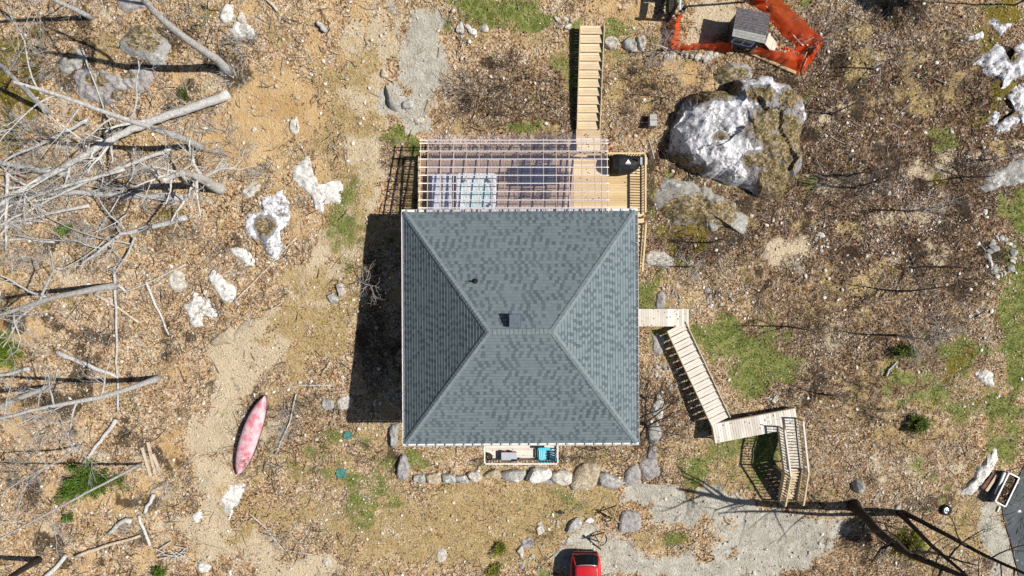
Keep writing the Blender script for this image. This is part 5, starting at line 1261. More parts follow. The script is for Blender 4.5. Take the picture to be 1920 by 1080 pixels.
# retaining wall stones
SW = [([(750, 858), (762, 856), (766, 890), (754, 898), (746, 890)], .55, 'slab', 'grey end slab of the stone row at the house corner'),
 ([(776, 892), (796, 888), (796, 902), (778, 902)], .35, 'greyrock', 'small half buried grey stone near the row end slab'),
 ([(800, 892), (824, 886), (826, 902), (804, 906)], .3, 'tanrock', 'tan half buried stone in the front stone row'),
 ([(828, 890), (850, 890), (854, 902), (832, 903)], .45, 'greyrock', 'smooth grey egg shaped stone in the front row'),
 ([(855, 893), (872, 890), (878, 902), (860, 904)], .45, 'greyrock', 'rounder grey stone next to the egg shaped one'),
 ([(878, 888), (894, 884), (902, 892), (898, 900), (882, 900)], .5, 'palestone', 'bright pale stone left of the pinkish stone'),
 ([(908, 888), (930, 880), (940, 890), (932, 896), (912, 894)], .5, 'tanrock', 'pinkish tan stone below the balcony corner'),
 ([(942, 886), (958, 878), (982, 882), (984, 892), (970, 902), (948, 900)], .6, 'greyrock', 'broad grey stone in front of the balcony'),
 ([(992, 896), (1002, 876), (1024, 876), (1032, 888), (1026, 898), (1004, 902)], .75, 'outcrop', 'big white stone in front of the blue chair'),
 ([(1006, 900), (1030, 896), (1040, 904), (1020, 908)], .3, 'slab', 'flat grey stone under the big white stone'),
 ([(1034, 890), (1050, 882), (1070, 886), (1072, 902), (1056, 910), (1038, 902)], .6, 'palestone', 'square whitish stone right of the big white stone'),
 ([(1080, 884), (1096, 870), (1122, 872), (1116, 906), (1100, 914), (1072, 914)], .5, 'tanrock', 'large flat beige slab in the front stone row'),
 ([(1122, 890), (1134, 886), (1158, 898), (1162, 910), (1138, 914), (1124, 906)], .6, 'greyrock', 'dark wedge of grey stone right of the beige slab'),
 ([(1170, 880), (1192, 868), (1202, 880), (1204, 900), (1172, 916)], .45, 'slab', 'upright grey slab where the gravel begins'),
 ([(1196, 868), (1214, 856), (1232, 862), (1240, 884), (1230, 896), (1208, 902)], .4, 'slab', 'purple grey flat rock beside the gravel drive'),
 ([(1212, 800), (1232, 788), (1240, 802), (1238, 826), (1226, 836), (1212, 822)], .6, 'greyrock', 'mottled boulder right of the house front corner'),
 ([(1213, 838), (1230, 838), (1234, 856), (1216, 860)], .4, 'slab', 'flat grey rock below the mottled boulder'),
 ([(1222, 628), (1246, 626), (1248, 656), (1236, 668), (1222, 660)], .22, 'slab', 'oval grey stepping slab under the side steps'),
 ([(1230, 552), (1244, 548), (1248, 572), (1234, 578)], .2, 'slab', 'grey stepping slab above the side landing'),
 ([(1224, 760), (1236, 740), (1244, 760), (1238, 786), (1226, 782)], .25, 'palestone', 'pale grey slab on the slope between house and steps'),
 ([(732, 802), (744, 798), (746, 832), (736, 836)], .5, 'greyrock', 'dark stone in the shade under the house corner'),
 ([(604, 754), (622, 750), (624, 766), (608, 768)], .2, 'greyrock', 'smaller flat stone by the edge of the house shadow'),
 ([(634, 752), (652, 742), (662, 748), (656, 764), (638, 766)], .25, 'palestone', 'larger flat stone by the edge of the house shadow'),
 ([(630, 536), (642, 530), (648, 548), (636, 556)], .35, 'palestone', 'pale stone at the foot of the budding sapling'),
 ([(614, 556), (624, 548), (632, 562), (622, 570)], .25, 'greyrock', 'grey stone at the foot of the budding sapling'),
 ([(1166, 964), (1196, 962), (1197, 992), (1164, 993)], .35, 'slab', 'square cut grey stone step beside the crossed stakes'),
 ([(1062, 992), (1068, 980), (1082, 972), (1090, 976), (1086, 990), (1070, 995)], .4, 'greyrock', 'long oval grey stone in the lower stone edging'),
 ([(1095, 976), (1104, 969), (1116, 976), (1108, 980), (1096, 980)], .25, 'outcrop', 'white flat stone in the lower stone edging'),
 ([(1006, 990), (1016, 984), (1020, 996), (1010, 1000)], .25, 'palestone', 'roundish pale stone at the lower edging bend'),
 ([(968, 1030), (976, 1022), (982, 1034), (976, 1044)], .3, 'palestone', 'pale upright stone left of the red car'),
 ([(978, 1014), (992, 1006), (1000, 1020), (984, 1030)], .2, 'slab', 'flat grey stone left of the red car'),
 ([(1132, 74), (1142, 66), (1157, 76), (1156, 90), (1144, 94), (1134, 86)], .55, 'palestone', 'streaked white boulder right beside the pine steps'),
 ([(1168, 80), (1180, 72), (1192, 78), (1193, 88), (1180, 94), (1170, 90)], .45, 'greyrock', 'round tan grey boulder, middle of the three by the pine steps'),
 ([(1196, 74), (1206, 70), (1210, 80), (1206, 92), (1198, 88)], .4, 'palestone', 'egg shaped pale boulder farthest from the pine steps'),
 ([(1180, 92), (1192, 88), (1196, 98), (1184, 100)], .3, 'palestone', 'low pale stone under the round tan grey boulder'),
 ([(1445, 752), (1452, 742), (1458, 748), (1452, 756)], .15, 'palestone', 'flat grey stone on the grass behind the lower landing')]
for i, (o_, h_, mt, lab) in enumerate(SW):
    mx_, my_ = sum(a for a, b in o_) / len(o_), sum(b for a, b in o_) / len(o_); sc_ = 1.26 if i < 13 or i > 17 else 1.02; o_ = [(mx_ + (a - mx_) * sc_, my_ + (b - my_) * sc_) for a, b in o_]
    rock(o_, h_ * (.68 if i < 13 or i > 17 else .4), M[mt], lab, 8, .12, seed=60 + i, name='stone', cat='stone')

# small loose stones: shared meshes, every stone an object
def stone_mesh(seed, mat):
    bm = bmesh.new(); bmesh.ops.create_icosphere(bm, subdivisions=2, radius=1)
    r_ = random.Random(seed); pl = [(Vector((r_.gauss(0, 1), r_.gauss(0, 1), r_.gauss(0, .8))).normalized(), r_.uniform(.55, .95)) for _ in range(11)]
    for v in bm.verts:
        d = v.co.normalized(); k = 1.15
        for n_, dd in pl:
            q = d.dot(n_)
            if q > .05: k = min(k, dd / q)
        v.co = d * k * (1 + .06 * mnoise.noise(d * 3 + Vector((seed, 0, 0)))); v.co.z *= .7
    me = bpy.data.meshes.new('stone'); bm.to_mesh(me); bm.free(); me.materials.append(mat); return me
sm = {k: [stone_mesh(i * 7 + j, M[k]) for j in range(4)] for i, k in enumerate(('palestone', 'tanrock', 'greyrock', 'outcrop'))}
def stones(cx, cy, rx, ry, n, smin, smax, kinds, label, group):
    k = 0; tries = 0
    while k < n and tries < n * 5:
        tries += 1
        a = rnd.uniform(0, 6.283); r_ = math.sqrt(rnd.random()); px, py = cx + rx * r_ * math.cos(a), cy + ry * r_ * math.sin(a)
        if not (4 < px < 1916 and 4 < py < 1076) or (745 < px < 1205 and 388 < py < 840) or (785 < px < 1218 and 256 < py < 400): continue
        p = G(px, py); kd = rnd.choice(kinds); s = smin + (smax - smin) * rnd.random() ** 1.8
        o = bpy.data.objects.new('stone', rnd.choice(sm[kd])); COL.objects.link(o)
        o.location = (p.x, p.y, p.z + s * .12); o.rotation_euler = (rnd.uniform(-.3, .3), rnd.uniform(-.3, .3), rnd.uniform(0, 6.3)); o.scale = (s * rnd.uniform(.8, 1.3), s * rnd.uniform(.65, 1), s * rnd.uniform(.55, .9))
        tag(o, label, 'stone', group); k += 1
stones(1300, 103, 52, 12, 16, .16, .3, ['palestone'], 'pale rubble stone in the row below the low orange netting', 'rubble below the coop netting')
stones(1250, 705, 40, 36, 20, .08, .19, ['palestone', 'greyrock'], 'grey white rubble stone in the patch left of the side steps', 'rubble left of the side steps')
stones(1345, 560, 34, 24, 14, .08, .2, ['palestone', 'greyrock'], 'broken stone in the pile above the side steps lawn', 'broken stones above the lawn')
stones(1450, 747, 12, 12, 6, .08, .16, ['palestone'], 'grey stone in the little heap behind the lower landing', 'little heap behind the lower landing')
for i in range(20):
    a = i / 20 * 6.283; stones(1877 + 24 * math.cos(a), 482 + 34 * math.sin(a), 4, 4, 1, .16, .3, ['palestone', 'greyrock'], 'stone in the ring of the old fire pit', 'fire pit ring')
stones(1035, 982, 30, 8, 12, .1, .2, ['palestone', 'tanrock'], 'pale stone in the lower edging above the red car', 'lower edging stones')
stones(990, 1050, 26, 26, 12, .08, .22, ['palestone', 'greyrock'], 'stone in the loose edging left of the red car', 'edging left of the car')
stones(810, 205, 50, 34, 14, .08, .2, ['palestone', 'tanrock'], 'pale stone strewn below the gravel pad', 'stones below the gravel pad')
stones(1060, 32, 28, 22, 10, .1, .24, ['palestone', 'tanrock'], 'pale stone at the lawn edge left of the pine steps', 'stones at the upper lawn edge')
stones(870, 60, 50, 16, 10, .1, .3, ['palestone', 'outcrop'], 'white stone along the lower edge of the top lawn', 'stones edging the top lawn')
stones(560, 130, 120, 120, 26, .07, .17, ['palestone', 'tanrock'], 'pale stone scattered over the orange soil', 'stones on the orange soil')
stones(440, 400, 170, 170, 34, .07, .22, ['outcrop', 'palestone'], 'white stone scattered in the left hand leaves', 'stones in the left woodland')
stones(1520, 470, 75, 50, 26, .07, .17, ['palestone', 'outcrop'], 'pale stone in the scree patch below the huge boulder', 'scree below the huge boulder')
stones(1690, 880, 170, 70, 24, .05, .15, ['palestone', 'greyrock'], 'pale stone in the leaves above the dark trees', 'stones in the lower right leaves')
stones(1760, 250, 150, 200, 26, .05, .16, ['palestone', 'outcrop'], 'pale stone in the brown leaves of the right slope', 'stones on the right slope')
stones(1842, 600, 30, 210, 22, .06, .2, ['palestone', 'outcrop'], 'pale stone along the edge of the right lawn', 'stones edging the right lawn')

# ------------------------------------------------------------------ trees
def tree_dir(base_px, to_px):
    """direction of the standing trunk that projects through to_px with least lean"""
    b = G(*base_px); best = None
    for k in range(10, 180):
        z = k * .1; t = W(*to_px, b.z + z); e = math.hypot(t.x - b.x, t.y - b.y) / z
        if best is None or e < best[0]: best = (e, t)
    return b, (best[1] - b).normalized()
def wig(p, d, L, r0, r1, n, rg_, amp, droop=0):
    pts = [Vector(p)]; rad = [r0]; d = Vector(d)
    for i in range(n):
        d = (d + Vector((rg_.gauss(0, amp), rg_.gauss(0, amp), rg_.gauss(0, amp * .7) - droop))).normalized()
        pts.append(pts[-1] + d * (L / n)); rad.append(r0 + (r1 - r0) * (i + 1) / n)
    return pts, rad
def branch(mb_, p, d, L, r, lev, rg_, amp=.16, kids=(4, 6), droop=0):
    n = max(3, int(4 + lev)); pts, rad = wig(p, d, L, r, r * (.35 if lev else .25), n, rg_, amp, droop)
    mb_.tube(pts, rad, (3, 4, 5, 7)[min(lev, 3)], cap=lev > 1)
    if lev <= 0: return
    for _ in range(rg_.randint(*kids)):
        t = rg_.uniform(.25, 1); i = min(n - 1, int(t * n)); q = pts[i].lerp(pts[i + 1], t * n - i)
        dd = (pts[i + 1] - pts[i]).normalized(); rv = Vector((rg_.gauss(0, 1), rg_.gauss(0, 1), rg_.gauss(0, .7))); rv = (rv - dd * rv.dot(dd)).normalized()
        branch(mb_, q, (dd * rg_.uniform(.5, 1) + rv * rg_.uniform(.5, .95)).normalized(), L * rg_.uniform(.35, .62), max(.008, rad[i] * rg_.uniform(.4, .62)), lev - 1, rg_, amp, kids, droop)
def bare_tree(base_px, to_px, H, r, label, seed, mat='bark', first=.35, nb=9, Lb=.32, lev=2, amp=.05, kids=(3, 5), hfix=None, twig=None):
    rg_ = random.Random(seed)
    if hfix is not None: b = G(*base_px); d = (W(*to_px, b.z + hfix) - b).normalized()
    else: b, d = tree_dir(base_px, to_px)
    root = empty('bare_tree', b, label, 'tree')
    n = 14; pts, rad = wig(b - d * .3, d, H, r, r * .3, n, rg_, amp * .55)
    rad[0] *= 1.5; rad[1] *= 1.08
    m_ = MB(); m_.tube(pts, rad, 12)
    tr_ = m_.build('trunk', M[mat], root, smooth=True)
    m_ = MB()
    for k in range(nb):
        t = first + (1 - first) * (k + rg_.random()) / nb; t = min(t, .97); i = min(n - 1, int(t * n)); q = pts[i].lerp(pts[i + 1], t * n - i)
        a = rg_.uniform(0, 6.283); up = rg_.uniform(.15, .8)
        branch(m_, q, Vector((math.cos(a), math.sin(a), up)).normalized(), H * Lb * rg_.uniform(.6, 1.15) * (1.15 - .5 * t), rad[i] * rg_.uniform(.35, .6), lev, rg_, .15, kids)
    m_.build('crown', M[twig or mat], root, smooth=True)
    return root
bare_tree((425, 136), (262, 0), 15, .24, 'curved pale grey trunk leaning out of the top left', 1, nb=8, first=.55, amp=.14, lev=3)
bare_tree((376, 276), (200, 205), 13, .2, 'grey tree whose trunk passes behind the pale fallen tree', 2, lev=3, nb=8, first=.45, amp=.09)
bare_tree((412, 354), (300, 330), 9, .3, 'thick broken grey tree with crooked white limbs', 3, mat='deadwood', nb=10, first=.3, Lb=.32, lev=3, amp=.1, kids=(3, 5), twig='deadwood')
bare_tree((216, 536), (95, 560), 13, .2, 'grey tree leaning off the left edge above the green bush', 4, lev=3, nb=8, first=.5, amp=.06)
bare_tree((296, 709), (140, 762), 13, .18, 'grey tree beside the long thin pole', 5, lev=3, nb=9, first=.4, amp=.05)
bare_tree((92, 724), (0, 758), 12, .17, 'grey tree at the left edge below the green bush', 6, lev=3, nb=7, first=.45)
bare_tree((264, 870), (0, 1012), 15, .085, 'slender straight grey tree beside the low evergreen', 7, nb=7, first=.5, Lb=.2, amp=.03)
bare_tree((72, 1050), (10, 1094), 11, .2, 'dark trunk in the bottom left corner', 8, mat='dark_shade_bark', nb=6, first=.4)
bare_tree((90, 210), (0, 128), 12, .15, 'grey tree in the mossy left edge', 9, nb=8, first=.3, lev=3)
bare_tree((170, 32), (30, -40), 12, .13, 'thin grey tree at the top left edge', 10, lev=3, nb=8, first=.25)
bare_tree((150, 835), (20, 935), 9, .07, 'thin forked sapling above the low evergreen', 11, nb=8, first=.2, Lb=.3)
bare_tree((1601, 947), (1732, 1082), 13, .31, 'dark thick trunk leaning over the bottom right drive', 12, mat='dark_shade_bark', nb=7, first=.45)
bare_tree((1686, 962), (1800, 1080), 12, .16, 'nearer of the two thin dark trunks, left one', 13, mat='dark_shade_bark', nb=6, first=.5)
bare_tree((1692, 962), (1918, 1070), 12, .16, 'thin dark trunk stretching to the bottom right corner', 14, mat='dark_shade_bark', nb=6, first=.5)
bare_tree((1204, 794), (1250, 806), 4.2, .12, 'low dark bare tree at the house front corner', 15, mat='dark_shade_bark', nb=13, first=.12, Lb=.6, amp=.1, lev=3)
bare_tree((1197, 742), (1240, 748), 3.6, .09, 'dark bare sapling beside the house by the grey rubble', 16, mat='dark_shade_bark', nb=10, first=.1, Lb=.6, amp=.1, lev=3)
bare_tree((1262, 98), (1235, 60), 2.6, .05, 'pale tangled bare bush at the netting corner', 17, mat='greytwig', nb=14, first=.05, Lb=.6, amp=.15, hfix=2)
# budding sapling beside the house
sb0 = bare_tree((672, 526), (706, 533), 3.0, .06, 'slim sapling with orange buds against the house shadow', 18, mat='greytwig', nb=10, first=.3, Lb=.48, lev=2, amp=.1, hfix=2.4, kids=(2, 4))
m_ = MB(); rr_ = random.Random(5)
tipc = W(706, 540, G(672, 526).z + 2.5)
for i in range(26):
    p = tipc + Vector((rr_.uniform(-.9, .9), rr_.uniform(-1.1, 1.1), rr_.uniform(-.5, .5))); s = .035; m_.add([p + Vector((s, 0, 0)), p + Vector((0, s, 0)), p + Vector((-s, 0, 0)), p + Vector((0, -s, 0)), p + Vector((0, 0, s * 1.4)), p - Vector((0, 0, s * 1.4))], [(0, 1, 4), (1, 2, 4), (2, 3, 4), (3, 0, 4), (1, 0, 5), (2, 1, 5), (3, 2, 5), (0, 3, 5)])
m_.build('bud', M['bud'], sb0)
# saplings on the right slope (their thin shadows streak left)
SAP = [(1688, 546, 4.5, 'by the yellow flecks, nearer the huge boulder'), (1682, 628, 5, 'above the small dark evergreen'), (1590, 330, 4, 'just right of the huge boulder'), (1602, 352, 4.5, 'below the first one right of the huge boulder'),
       (1712, 395, 4, 'in the middle of the right slope'), (1480, 612, 4, 'at the lawn edge with a shadow over the grass'), (1802, 332, 3, 'near the grey ledge at the right edge'), (1640, 130, 3.5, 'right of the orange netting corner'),
       (1560, 215, 3, 'beside the big boulder shoulder'), (1330, 455, 3.2, 'below the mossy ledge rock'), (1290, 500, 2.6, 'near the pale broken ledge stone'), (1760, 500, 3, 'left of the old fire pit'), (1550, 740, 3, 'beside the dark leaf pocket'), (1850, 300, 2.5, 'above the grey ledge at the right edge')]
for i, (px, py, H, lab) in enumerate(SAP):
    b = G(px, py); bare_tree((px, py), (px + (px - 960) * .04, py + (py - 540) * .04), H, .03 + .008 * H, 'thin bare sapling ' + lab, 100 + i, mat=('twig', 'greytwig')[i % 3 == 1], nb=12, first=.15, Lb=.36, lev=2, amp=.06, kids=(3, 5))
# brushy bare shrubs
def brush(px, py, rad, H, n, label, seed, mat='twig', group=None, lean=(0, 0)):
    rg_ = random.Random(seed); b = G(px, py); m_ = MB()
    for i in range(n):
        a = rg_.uniform(0, 6.283); r_ = rad * math.sqrt(rg_.random()) * .5; p = Vector((b.x + r_ * math.cos(a), b.y + r_ * math.sin(a), 0)); p.z = h1(p.x, p.y) - .05
        d = Vector((math.cos(a) * rg_.uniform(.1, 1) + lean[0], math.sin(a) * rg_.uniform(.1, 1) + lean[1], rg_.uniform(.3, 1))).normalized()
        branch(m_, p, d, H * rg_.uniform(.6, 1.3), .018, 1, rg_, .16, (4, 8))
    o = m_.build('bare_shrub', M[mat], origin=b); tag(o, label, 'shrub', group)
for i, (px, py, rad, H, n, mt, lab) in enumerate([
 (900, 180, 1.2, 1.1, 34, 'twig', 'reddish brush thicket behind the pergola, left clump'), (960, 140, 1.2, 1.0, 30, 'twig', 'reddish brush thicket behind the pergola, upper clump'), (955, 215, 1.2, .9, 24, 'twig', 'brown brush just above the pergola edge'), (860, 165, .8, .9, 20, 'greytwig', 'grey brush at the gravel pad edge'),
 (440, 300, 1.2, 1.4, 26, 'greytwig', 'grey brush right of the broken tree'), (420, 260, .9, 1.2, 20, 'greytwig', 'grey twiggy bush above the broken tree stump'), (360, 205, .9, 1.2, 18, 'greytwig', 'grey twiggy bush by the pale fallen tree'), (440, 150, .7, .8, 16, 'deadwood', 'white twiggy root tangle at the fallen tree end'),
 (540, 790, 1.2, 1.1, 26, 'greytwig', 'grey brush right of the canoe'), (580, 760, 1.0, .9, 18, 'twig', 'brown brush between canoe and house shadow'), (470, 830, 1.1, 1.3, 18, 'twig', 'bare bush growing over the canoe'), (700, 850, .8, .9, 18, 'twig', 'brown brush in the shade of the house corner'),
 (1560, 330, 1.3, 1.3, 26, 'greytwig', 'grey brush right of the huge boulder foot'), (1640, 345, 1.2, 1.2, 24, 'greytwig', 'grey brush on the slope right of the boulder'), (1540, 60, 1.0, 1.1, 22, 'greytwig', 'grey brush outside the netting corner'), (1800, 330, .9, 1.2, 22, 'twig', 'dark spiky brush by the grey ledge'),
 (1440, 130, 1.0, .9, 22, 'twig', 'brush along the foot of the orange netting plank'), (1610, 735, .7, .7, 26, 'twig', 'dark low bush in the leaf pocket'), (1635, 775, .8, .8, 28, 'twig', 'dark low bush below the leaf pocket'), (1660, 985, 1.0, 1.4, 22, 'twig', 'bare brush between the dark trunks'),
 (1230, 180, .8, 1.0, 16, 'twig', 'brown brush in the boulder shadow'), (1190, 150, .8, .9, 14, 'twig', 'brown brush below the three boulders'), (1290, 470, 1.2, 1.0, 24, 'twig', 'brown brush below the mossy ledge'), (1380, 470, 1.0, 1.0, 20, 'twig', 'brown brush right of the mossy ledge'),
 (1130, 850, .9, 1.0, 22, 'twig', 'bare bush under the front eave'), (1090, 855, .7, .9, 14, 'twig', 'small bare bush right of the balcony'), (500, 330, .8, .9, 14, 'greytwig', 'small grey bush above the pitted ledge'), (520, 1000, .9, .7, 16, 'greytwig', 'low grey brush at the bottom of the lawn'),
 (250, 1000, 1.0, .8, 18, 'greytwig', 'grey brush among the cut logs at the bottom left'), (300, 900, .9, .8, 16, 'deadwood', 'pale brush beside the split rails'), (1010, 1000, .8, .8, 12, 'twig', 'thin bush at the lower edging bend'), (1760, 610, 1.0, .9, 18, 'greytwig', 'grey bush left of the right lawn'), (1520, 590, .8, .8, 14, 'twig', 'brown bush at the side lawn edge'), (60, 470, 1.0, 1.1, 20, 'greytwig', 'grey bush at the left edge'), (120, 400, 1.1, 1.2, 22, 'greytwig', 'grey bush under the fallen crowns'), (200, 300, 1.1, 1.3, 24, 'greytwig', 'grey bush amid the crossing trunks'), (60, 260, 1.4, 1.6, 40, 'greytwig', 'big grey bush at the mossy left edge'), (110, 330, 1.4, 1.6, 40, 'greytwig', 'big grey bush at the heart of the tangle'), (30, 380, 1.2, 1.5, 32, 'greytwig', 'grey bush at the left edge under the white limbs'), (270, 340, 1.2, 1.3, 34, 'greytwig', 'dense grey bush above the banded log'), (90, 120, 1.2, 1.3, 26, 'greytwig', 'grey bush on the yellow moss'), (180, 440, 1.0, 1.1, 22, 'greytwig', 'grey bush at the forked branch ends'), (100, 800, 1.1, 1.2, 24, 'greytwig', 'grey bush above the wide low evergreen'), (50, 880, 1.1, 1.2, 22, 'greytwig', 'grey bush left of the wide low evergreen'), (460, 90, .9, .8, 22, 'greytwig', 'grey twiggy patch below the broad white rock')]):
    brush(px, py, rad, H, n, lab, 300 + i, mt)

# fallen trunks, logs and sticks

def log(px_pts, r0, r1, lift, label, mat='deadwood', seed=0, limbs=0, limbL=1.5, side=0, name='fallen_log'):
    rg_ = random.Random(seed); P = [G(*p) for p in px_pts]; pts = []; L = sum((P[i + 1] - P[i]).length for i in range(len(P) - 1))
    n = max(5, int(L / .45)); acc = [0]
    for i in range(len(P) - 1): acc.append(acc[-1] + (P[i + 1] - P[i]).length)
    for k in range(n + 1):
        t = acc[-1] * k / n; j = 0
        while j < len(P) - 2 and acc[j + 1] < t: j += 1
        q = P[j].lerp(P[j + 1], (t - acc[j]) / (acc[j + 1] - acc[j])); u = k / n
        lf = lift[0] + (lift[1] - lift[0]) * u
        q.z = h1(q.x, q.y) + lf + (r0 + (r1 - r0) * u) * .75
        q += Vector((rg_.gauss(0, 1), rg_.gauss(0, 1), rg_.gauss(0, .4))) * min(.03, r0 * .2)
        pts.append(q)
    m_ = MB(); m_.tube(pts, [r0 + (r1 - r0) * k / n for k in range(n + 1)], 10 if r0 > .06 else 6)
    if limbs:
        c = pts[0]; root = empty(name, c, label, 'log'); m_.build('trunk', M[mat], root, smooth=True)
        for i in range(limbs):
            m_ = MB(); k = rg_.randint(int(n * .3), n); q = pts[k]; dd = (pts[min(n, k)] - pts[max(0, k - 1)]).normalized(); s = (rg_.choice((-.6, 1, 1, 1)) if side else rg_.choice((-1, 1)))
            dv_ = (dd * rg_.uniform(.2, 1) + Vector((-dd.y, dd.x, 0)) * s * rg_.uniform(.15, 1) + Vector((rg_.gauss(0, .25), rg_.gauss(0, .25), rg_.uniform(0, .6)))).normalized()
            branch(m_, q, dv_, limbL * rg_.uniform(.6, 1.3), (r0 + (r1 - r0) * k / n) * rg_.uniform(.3, .6), 3, rg_, .2, (2, 4), .02)
            m_.build('limb', M[mat], root, smooth=True)
        return root
    return tag(m_.build(name, M[mat], origin=pts[0] - Vector((0, 0, r0)), smooth=True), label, 'log')
log([(436, 182), (380, 203), (290, 235), (225, 265), (150, 312), (60, 362), (-20, 412)], .26, .12, (.35, .9), 'long pale fallen tree with many snags across the left wood', seed=1, limbs=15, limbL=2.2, side=2)
log([(352, 408), (300, 425), (240, 440), (200, 470), (165, 505)], .17, .05, (.1, .8), 'grey fallen tree with forked branch ends', 'bark', 2, 8, 1.3)
log([(345, 372), (250, 366), (160, 362), (60, 366)], .2, .12, (.0, .2), 'grey banded log lying below the broken tree', 'bark', 3)
log([(180, 230), (120, 262), (40, 300), (-10, 330)], .1, .05, (.6, .9), 'thin pale limb lying over the left shadows', seed=4, limbs=4, limbL=.9)
log([(219, 500), (221, 600), (222, 700), (223, 772)], .08, .06, (.15, .05), 'long straight thin pole lying up and down the slope', 'bark', 5)
log([(160, 96), (175, 140), (200, 205), (216, 242)], .05, .04, (.2, .3), 'thin grey stick crossing the purplish flat rock', 'bark', 6)
log([(110, 660), (150, 678), (222, 706)], .15, .1, (.02, .02), 'short pale log ending at the thin pole', seed=7)
log([(275, 530), (292, 570), (318, 628)], .08, .05, (.03, .03), 'pale broken stick below the forked fallen tree', seed=8)
log([(240, 548), (215, 530), (178, 552)], .07, .06, (.03, .03), 'pale crooked stick at the leaning tree foot', seed=9)
log([(180, 552), (225, 578), (262, 604)], .09, .07, (.02, .02), 'tan rotten log right of the thin pole', 'freshwood', 10)
log([(222, 786), (200, 815), (158, 868)], .13, .09, (.08, .03), 'tan grey log pointing at the low evergreen', seed=11)
log([(145, 1042), (200, 1022), (266, 1004)], .11, .08, (.1, .1), 'pale log with a dark shadow at the bottom left', 'freshwood', 12)
log([(85, 1086), (128, 1040)], .16, .12, (.05, .05), 'dark edged stump log at the bottom left', seed=13)
log([(262, 966), (276, 1005), (284, 1022)], .1, .09, (.05, .05), 'short pale log near the twig pile', seed=14)
log([(290, 926), (272, 962)], .12, .11, (.02, .02), 'stubby grey log below the split rails', seed=15)
log([(205, 1000), (236, 972), (252, 976)], .12, .16, (.02, .05), 'grey stump with a root flare in the cut area', seed=16)
log([(620, 722), (570, 722), (530, 726)], .04, .03, (.03, .03), 'thin straight stick left of the house shadow', seed=17)
log([(440, 565), (500, 505), (560, 440)], .06, .03, (.02, .02), 'long pale root or stick below the pitted ledge', 'freshwood', 18)
log([(350, 495), (270, 535), (222, 552)], .05, .03, (.05, .1), 'light stick crossing beneath the greyish white rock', seed=19)
log([(597, 42), (604, 50), (612, 62)], .14, .14, (.02, .02), 'short grey split log on the orange soil', 'bark', 20)
log([(497, -4), (510, 8), (522, 22)], .09, .08, (.03, .03), 'pale wooden stick at the top edge', 'freshwood', 21)
log([(468, 962), (500, 990), (530, 1030), (586, 1040)], .045, .025, (.03, .03), 'curved pale branch at the bottom of the lawn', seed=22, limbs=3, limbL=.6)
log([(556, 738), (545, 790), (520, 850)], .05, .03, (.1, .2), 'pale forked branch right of the canoe', seed=23, limbs=4, limbL=.7)
log([(0, 452), (60, 448), (105, 455)], .09, .07, (.2, .1), 'grey branch pointing at the small green tuft', 'bark', 24)
log([(263, 275), (262, 330), (180, 450)], .045, .03, (.7, .2), 'white hanging limb over the banded log', seed=25)
log([(60, 690), (20, 700), (-10, 705)], .12, .1, (.1, .1), 'dark shaded log at the left edge', 'bark', 26)
log([(45, 330), (30, 420), (22, 472)], .1, .05, (1.2, .5), 'thick white drooping limb at the left edge', seed=27, limbs=4, limbL=.9)
log([(1600, 905 - 260), (1540, 640), (1500, 650)], .02, .015, (.05, .05), 'thin dark twig at the lawn edge', 'twig', 28)
log([(1660, 705), (1668, 690), (1680, 678)], .07, .05, (.05, .05), 'grey weathered stub beside the small dark evergreen', 'bark', 29)
log([(1225, 300), (1219, 280), (1212, 262)], .03, .02, (.3, .5), 'pale hooked stick by the deck railing', seed=30)
log([(330, 282), (230, 322), (120, 372), (10, 432)], .12, .05, (.5, .9), 'white limb running low beneath the pale fallen tree', seed=41, limbs=8, limbL=1.3, side=2)
log([(250, 322), (170, 345), (60, 380), (-15, 420)], .1, .05, (.8, .9), 'forked white limb in the middle of the crossing trunks', seed=42, limbs=7, limbL=1.1, side=2)
log([(140, 330), (60, 318), (-20, 300)], .16, .12, (.3, .8), 'thick pale trunk section at the left edge', 'bark', 43, 4, 1.2)
log([(180, 388), (100, 405), (38, 418), (-10, 470)], .1, .05, (.5, .7), 'pale arched limb above the small green tuft', seed=44, limbs=6, limbL=1.0, side=2)
log([(0, 545), (0, 556), (-30, 556)], .1, .1, (0, 0), 'grey log end at the left edge', 'bark', 31)
for i, (a, b, lab) in enumerate((((268, 838), (284, 893), 'longest bleached split rail, left of three'), ((279, 828), (292, 888), 'middle bleached split rail of three'), ((288, 850), (303, 888), 'short bleached split rail, right of three'))):
    plank('split_rail', G(*a, .1), G(*b, .08), .16, .12, M['freshwood'], lab, 'rail')
for i in range(20):
    r_ = random.Random(900 + i); ax_, ay_ = r_.uniform(40, 360), r_.uniform(215, 470); L_ = r_.uniform(60, 170); an = math.radians(r_.gauss(158, 26)); q_ = [(ax_ + L_ * t * math.cos(an + .25 * t), ay_ + L_ * t * math.sin(an + .25 * t)) for t in (0, .35, .7, 1)]
    o = log(q_, r_.uniform(.03, .075), .02, (r_.uniform(.1, .9), r_.uniform(.2, 1.2)), 'dead branch caught in the tangle of crossing trunks', r_.choice(('deadwood', 'bark', 'greytwig')), 900 + i, r_.randint(3, 5), .8, 2, 'fallen_branch'); o['group'] = 'branches in the tangle of trunks'
tpile = G(320, 1045)
for i in range(11):
    r_ = random.Random(700 + i); a = G(300 + r_.uniform(-5, 40), 1030 + r_.uniform(-8, 20), r_.uniform(.05, .3)); an = r_.uniform(-1.0, .9); l_ = r_.uniform(.5, 1.1)
    tag(MB().tube([a, a + Vector((l_ * math.cos(an), l_ * math.sin(an), r_.uniform(-.1, .1)))], .035, 6).build('cut_branch', M['deadwood'], origin=a), 'cut pale branch in the loose pile by the pale track', 'branch', 'cut branch pile')

